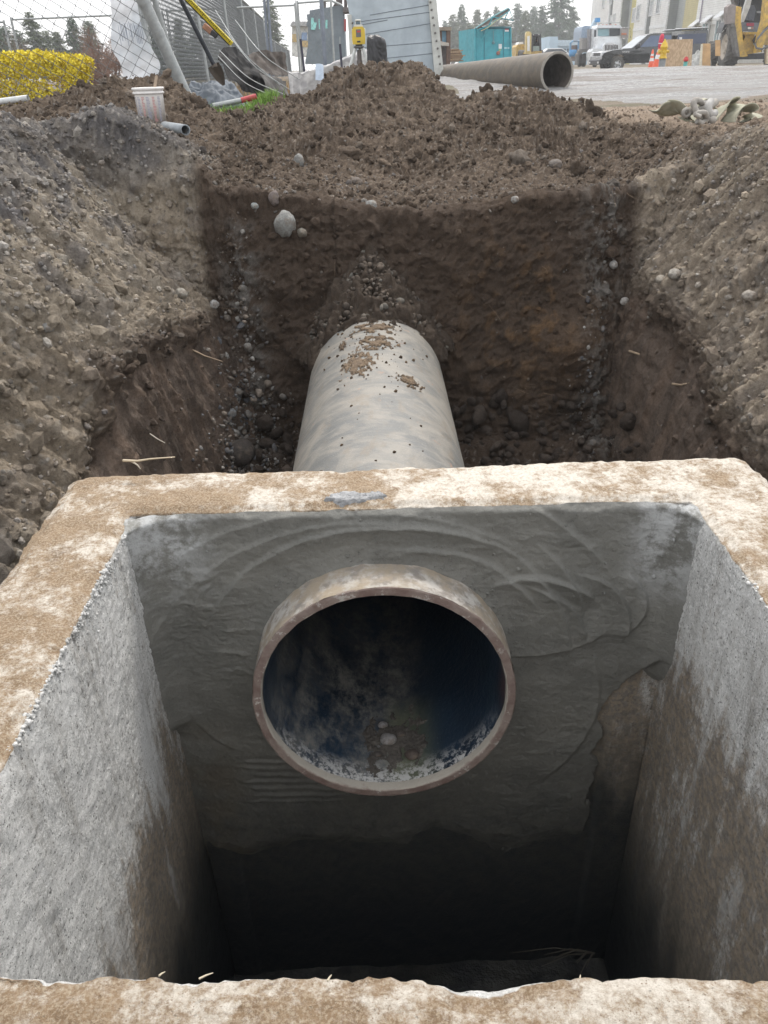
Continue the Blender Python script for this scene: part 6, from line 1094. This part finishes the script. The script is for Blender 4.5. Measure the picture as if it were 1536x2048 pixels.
for sd in (-1, 1):
    for x0, x1, nm in ((.28, -.45, 0), (-.52, -.95, 0)):
        xa = x0+.62 if nm == 0 and x0 > 0 else x0; yb, yt = .905*sd, .768*sd; mb = MB(); mb.quad((xa, yb, 1.20), (x0, yt, 1.74), (x1, yt, 1.74), (x1, yb, 1.20)); mb.add([(xa, yb-.02*sd, 1.20), (x0, yt-.02*sd, 1.74), (x1, yt-.02*sd, 1.74), (x1, yb-.02*sd, 1.20)], [(0, 1, 2, 3)]); mb.build('side_window', mat('blue_tint_glass', (.07, .10, .17), .08, scale=.8, var=.4, c2=(.12, .16, .22)), pk)
    mb = MB(); mb.box((1.05, sd*1.08, 1.28), (.12, .22, .22), bev=.04); mb.box((1.05, sd*.96, 1.18), (.06, .16, .05)); mb.build('mirror', M_black, pk)
    mb = MB(); mb.box((2.98, sd*.74, .92), (.30, .30, .22), bev=.04); mb.build('headlight', mat('lamp_glass', (.62, .64, .66), .15), pk)
    mb = MB(); mb.box((-3.13, sd*.90, .98), (.08, .16, .34), bev=.02); mb.build('tail_light', mat('lamp_red', (.50, .02, .03), .3), pk); mb = MB(); mb.box((-3.14, sd*.90, .96), (.075, .165, .07)); mb.build('reverse_light', M_trim, pk)
    mb = MB(); mb.box((1.75, sd*.975, .98), (.42, .012, .07), bev=.005); mb.build('side_badge', M_chr, pk); mb = MB(); mb.box((-.45, sd*.935, 1.12), (.13, .03, .035)); mb.build('door_handle', M_black, pk)
    for x in (2.15, -1.65):
        wl_ = MB(); wl_.lathe([(.20, -.12), (.34, -.13), (.385, -.10), (.39, 0), (.385, .10), (.34, .13), (.20, .12)], (x, sd*.84, .40), 'y', 32); w_ = wl_.build('wheel', M_rub, pk)
        rm = MB(); rm.lathe([(.001, sd*.10), (.06, sd*.11), (.07, sd*.06), (.20, sd*.06), (.235, sd*.12), (.245, sd*.12), (.245, -sd*.10)], (x, sd*.84, .40), 'y', 28); rm.build('rim', mat('alloy', (.55, .56, .57), .35, .5), w_)
        for q_ in range(5): a = q_*2*math.pi/5; ho = MB(); ho.box((x+.15*math.cos(a), sd*.905, .40+.15*math.sin(a)), (.055, .02, .075), rot(y=-a)); ho.build('rim_slot', M_dark, w_)
mb = MB(); mb.box((3.17, 0, .52), (.16, 1.86, .26), bev=.05); mb.build('front_bumper', mat('bumper_dark', (.04, .04, .045), .5), pk); mb = MB(); mb.box((3.10, 0, .88), (.06, 1.1, .22), bev=.02); mb.build('grille', M_dark, pk); mb = MB(); mb.box((-3.2, 0, .55), (.16, 1.8, .20), bev=.04); mb.build('rear_bumper', M_dark, pk)
for sd in (-1, 1): mb = MB(); mb.box((3.255, sd*.70, .50), (.02, .20, .10)); mb.build('fog_light', M_trim, pk)
mb = MB(); cn_ = [(-1.70, 1.16), (-1.70, 1.93), (-3.02, 1.97), (-3.12, 1.9), (-3.12, 1.16)]; mb.prism(cn_[::-1], 0, 0, hw=[.95, .86, .80, .80, .95]); mb.build('canopy', M_blk, pk)
for sd in (-1, 1): mb = MB(); mb.add([(-1.3, sd*.945, 1.28), (-3.0, sd*.945, 1.28), (-3.0, sd*.87, 1.78), (-1.3, sd*.87, 1.75)], [(0, 1, 2, 3)]); mb.build('canopy_window', mat('navy_glass', (.035, .05, .10), .12, scale=.8), pk)
[(lambda q_: (q_.tube([(-1.15, .72*sd, 2.03), (-3.05, .72*sd, 2.07)], .025, 8), q_.build('roof_rail', M_chr, pk)))(MB()) for sd in (-1, 1)]
mb = MB(); mb.prism([(-1.1, 1.99), (-3.1, 2.03), (-3.1, 2.00), (-1.1, 1.96)], -.84, .84); mb.build('canopy_roof', M_black, pk)
# cones, hydrant, boards on the road edge
def cone(px, py, Y, h, lab, lean=0):
    c = at(px, py, Y); root = empty('traffic_cone', c, rot=(0, lean, .3), label=lab, cat='cone', group='orange cones by the hydrant'); mb = MB(); mb.box((0, 0, .015), (.36, .36, .03), bev=.01); mb.build('base', M_or, root); mb = MB(); mb.lathe([(.13, .03), (.028, h), (.001, h)], n=24); mb.build('cone_body', M_or, root)
    for z0, z1 in ((.42, .58), (.68, .78)): f = lambda z: .13+(.028-.13)*(z-.03/h)*1.0; mb = MB(); mb.lathe([(.13-.102*z0+.004, z0*h), (.13-.102*z1+.004, z1*h)], n=24); mb.build('reflective_collar', M_trim, root)
    return root
cone(1301, 139, 38, .74, 'smaller striped traffic cone left of the yellow hydrant'); r2 = cone(1309, 141, 35, .92, 'taller traffic cone topped with red flagging beside the yellow hydrant', .13)
mb = MB(); mb.lathe([(.030, .72), (.065, .80), (.09, .95), (.085, 1.15), (.05, 1.24), (.001, 1.25)], n=14); mb.build('red_flagging', mat('flag_red', (.55, .02, .06), .6, scale=20), r2); mb = MB(); mb.lathe([(.088, .90), (.092, .93)], n=14); mb.build('white_band', M_trim, r2)
c = at(1322, 143, 33); hy = empty('fire_hydrant', c, label='yellow fire hydrant on a grey barrel beside the plywood board', cat='hydrant'); M_hy = mat('hydrant_yellow', (.62, .40, .02), .45, scale=9, var=.2)
mb = MB(); mb.lathe([(.12, 0), (.12, .42), (.001, .42)], n=20); mb.build('barrel', mat('barrel_grey', (.20, .21, .21), .7), hy); mb = MB(); mb.lathe([(.15, .42), (.15, .46), (.115, .48), (.115, .74), (.14, .76), (.14, .80), (.12, .82), (.10, .90), (.05, .96), (.03, 1.0), (.03, 1.04), (.001, 1.04)], n=24); mb.build('head', M_hy, hy)
for d_ in (((-1, 0, 0), .11), ((1, 0, 0), .08), ((0, -1, 0), .09)): mb = MB(); D_ = Vector(d_[0]); mb.tube([D_*.08+Vector((0, 0, .64)), D_*.17+Vector((0, 0, .64))], d_[1]*.6, 12); mb.tube([D_*.165+Vector((0, 0, .64)), D_*.20+Vector((0, 0, .64))], d_[1]*.72, 6, True, False); mb.build('outlet_cap', M_hy, hy)
n_ = NT('strand_board', .85); n_.color(n_.mix(n_.vor(9, stretch=(1.6, 1, 1), out='Color'), (.42, .29, .16), (.60, .46, .31))); n_.color(n_.mix(n_.ramp(n_.vor(11, stretch=(1.6, 1, .8)), .3, .7), (.50, .37, .24), (.38, .27, .165))); M_osb = n_.m
f = Far('plywood_board', 36, 1357, 143, label='brown strand board standing upright right of the hydrant', cat='board'); f.poly('sheet', [(1329, 145), (1382, 145), (1386, 78), (1334, 79)], M_osb, 0, .04); f.poly('stud', [(1327, 145), (1332, 145), (1336, 80), (1331, 80)], mat('stud_wood', (.55, .42, .27), .8), -.05, -.003); f.rect('paper_tag', 1359, 74.5, 1364, 79, M_trim, -.02, .0)
f = Far('riser_cap', 31, 1369, 141, label='teal pipe riser with a red cap in front of the strand board', cat='pipe riser'); mb = MB(); mb.lathe([(.07, 0), (.07, .27), (.001, .27)], n=16); mb.build('riser', mat('riser_teal', (.06, .30, .26), .5), f.root); mb = MB(); mb.lathe([(.05, .27), (.085, .29), (.085, .36), (.05, .38), (.05, .42), (.001, .42)], n=14); mb.build('cap', mat('cap_red', (.50, .03, .03), .5), f.root)
f = Far('plywood_crate', 39, 1412, 140, label='plywood sheet with a white post left of the backhoe front wheel', cat='board'); f.rect('sheet', 1405, 87, 1421, 140, mat('ply', (.52, .33, .16), .8, scale=4, var=.25), .3, .34); f.poly('post', [(1399, 140), (1403, 140), (1406, 88), (1403, 88)], mat('cream_post', (.62, .58, .46), .7), 0, .08); f.rect('sheet', 1431, 80, 1441, 112, mat('ply', (.52, .33, .16), .8), .9, .94)
f = Far('rubble', 44, 1388, 136, label='pale broken concrete rubble behind the strand board', cat='rubble'); heap('rubble_heap', 0, 0, 0, .8, .5, [.1, .25, .5, .75, .6], 88, mat('rubble_grey', (.42, .42, .40), .9), None, None, .12).parent = f.root

# backhoe loader
h = Far('backhoe_loader', 43, 1490, 131, label='yellow backhoe loader with big muddy tyres at the right photo edge', cat='backhoe'); M_tyre = mat('muddy_tyre', (.15, .14, .125), .95, scale=6, var=.35, bump=.01); M_rimc = mat('cream_rim', (.46, .40, .33), .7, scale=4, var=.25); M_inner = mat('rim_tan', (.40, .24, .13), .7)
h.wheel('rear_wheel', 1460, 94, .86, .66, M_tyre, M_rimc, .2, -1.70, .62, 22, 48); h.wheel('front_wheel', 1424, 109, .56, .42, M_tyre, M_rimc, 2.6, -1.70, .6, 18, 40); h.wheel('rear_wheel', 1552, 96, .86, .62, M_tyre, M_rimc, .6, -1.70, .62, 22, 48)
h.poly('stabiliser_arm', [(1476, 112), (1486, 114), (1496, 112), (1488, 96), (1482, 44), (1483, 14), (1474, 12), (1467, 24), (1470, 52), (1474, 96)], M_yel, -1.1, -.75); h.poly('stabiliser_edge', [(1476, 113), (1480, 113), (1471, 52), (1466, 34), (1463, 46), (1468, 80), (1472, 104)], M_grey, -1.15, -.74)
h.poly('stabiliser_pad', [(1456, 48), (1470, 46), (1472, 10), (1462, 8), (1455, 14), (1454, 32)], mat('pad_grey', (.27, .235, .22), .8, scale=4), -1.3, -.9); h.rect('pad_bracket', 1462, 44, 1470, 54, M_grey, -1.25, -.95)
h.poly('rear_frame', [(1487, 110), (1510, 106), (1512, 96), (1506, 88), (1510, 68), (1517, 66), (1488, 68), (1491, 74), (1484, 86)], M_yel, -.6, .2); h.rect('frame_beam', 1487, 64, 1518, 69, M_yel, -.7, .3); h.poly('swing_bracket', [(1510, 104), (1524, 104), (1526, 70), (1516, 68), (1508, 80), (1512, 92)], M_dark, -.8, -.61)
h.poly('cab_panel', [(1482, 62), (1520, 64), (1524, 46), (1484, 44)], mat('panel_slate', (.13, .15, .18), .5), -.5, -.3); h.rect('red_decal', 1493.5, 46, 1508, 52, mat('decal_red', (.36, .04, .08), .5), -.53, -.503); h.rect('pale_decal', 1496, 54, 1502, 58, M_trim, -.53, -.503); h.rect('tan_decal', 1502.5, 53.5, 1507, 58, mat('decal_tan', (.40, .25, .22), .5), -.53, -.503)
mb = MB(); c = h.p(1525, 50, -.54)-h.root.location; mb.lathe([(.045, 0), (.06, 0), (.06, -.006), (.045, -.006), (.045, 0)], c, 'y', 20); mb.build('round_emblem', M_trim, h.root); h.rect('maker_line', 1518, 56, 1526, 57.5, M_trim, -.53, -.503)
h.poly('cab_post', [(1482, 46), (1487, 46), (1500, 14), (1508, -20), (1500, -20), (1490, 12)], mat('pale_post', (.50, .50, .48), .5), -.45, -.25); h.poly('cab_interior', [(1488, 46), (1560, 46), (1560, -20), (1504, -20), (1498, 12)], mat('cab_dark', (.022, .022, .024), .6), .4, 1.2); h.poly('cab_roof', [(1498, -12), (1565, -12), (1565, -22), (1500, -22)], M_yel, -.6, 1.6); h.poly('seat', [(1497, 40), (1507, 42), (1512, 20), (1508, 10), (1500, 12), (1496, 24)], mat('seat_grey', (.10, .11, .13), .7), .0, .35); h.rect('light_bar', 1514, 22, 1532, 26, mat('pale_bar', (.30, .31, .31), .5), -.1, 0)
h.poly('loader_arm', [(1470, 8), (1492, 14), (1496, -20), (1462, -20)], mat('arm_grey', (.20, .19, .18), .8), 1.6, 2); h.poly('engine_block', [(1476, 118), (1540, 118), (1540, 106), (1476, 108)], M_dark, -.2, 2.4)
h.poly('dipper_boom', [(1513, 106), (1522, 104), (1530, 80), (1545, 60), (1552, -20), (1534, -20), (1528, 40), (1520, 70)], M_yel, -1.8, -1.4); h.poly('bucket_link', [(1526, 90), (1560, 88), (1560, 60), (1534, 66)], mat('ochre_steel', (.34, .24, .08), .6), -1.38, -1.0); h.rect('boom_edge', 1533, 98, 1540, 128, mat('cream_steel', (.56, .48, .32), .6), -1.7, -1.5)
h.bar('hydraulic_hose', [(1540, 52, -2), (1528, 62, -2), (1516, 76, -2), (1510, 88, -2), (1513, 96, -2), (1524, 98, -2), (1540, 90, -2)], .045, mat('hose_grey', (.13, .13, .13), .6)); h.bar('hydraulic_hose', [(1545, 44, -1.9), (1530, 58, -1.9), (1520, 70, -1.9)], .03, M_black)
h.poly('mudguard', [(1447, 60), (1456, 50), (1458, 42), (1452, 44), (1446, 56), (1443, 66)], M_black, .2, .9); h.bar('cab_frame_bar', [(1474, 46, 1.4), (1480, -20, 1.4)], .05, M_dark)

# ---------------------------------------------------------------- haze over the whole yard
hz = MB(); hz.box((0, 120, 24), (300, 270, 58)); ho = hz.build('haze', bpy.data.materials.new('haze_air'), kind='stuff'); hm = ho.data.materials[0]; hm.use_nodes = True; hm.node_tree.nodes.clear()
pv = hm.node_tree.nodes.new('ShaderNodeVolumePrincipled'); om = hm.node_tree.nodes.new('ShaderNodeOutputMaterial'); hm.node_tree.links.new(pv.outputs[0], om.inputs['Volume']); pv.inputs['Density'].default_value = .0015; pv.inputs['Color'].default_value = (.93, .95, .97, 1)
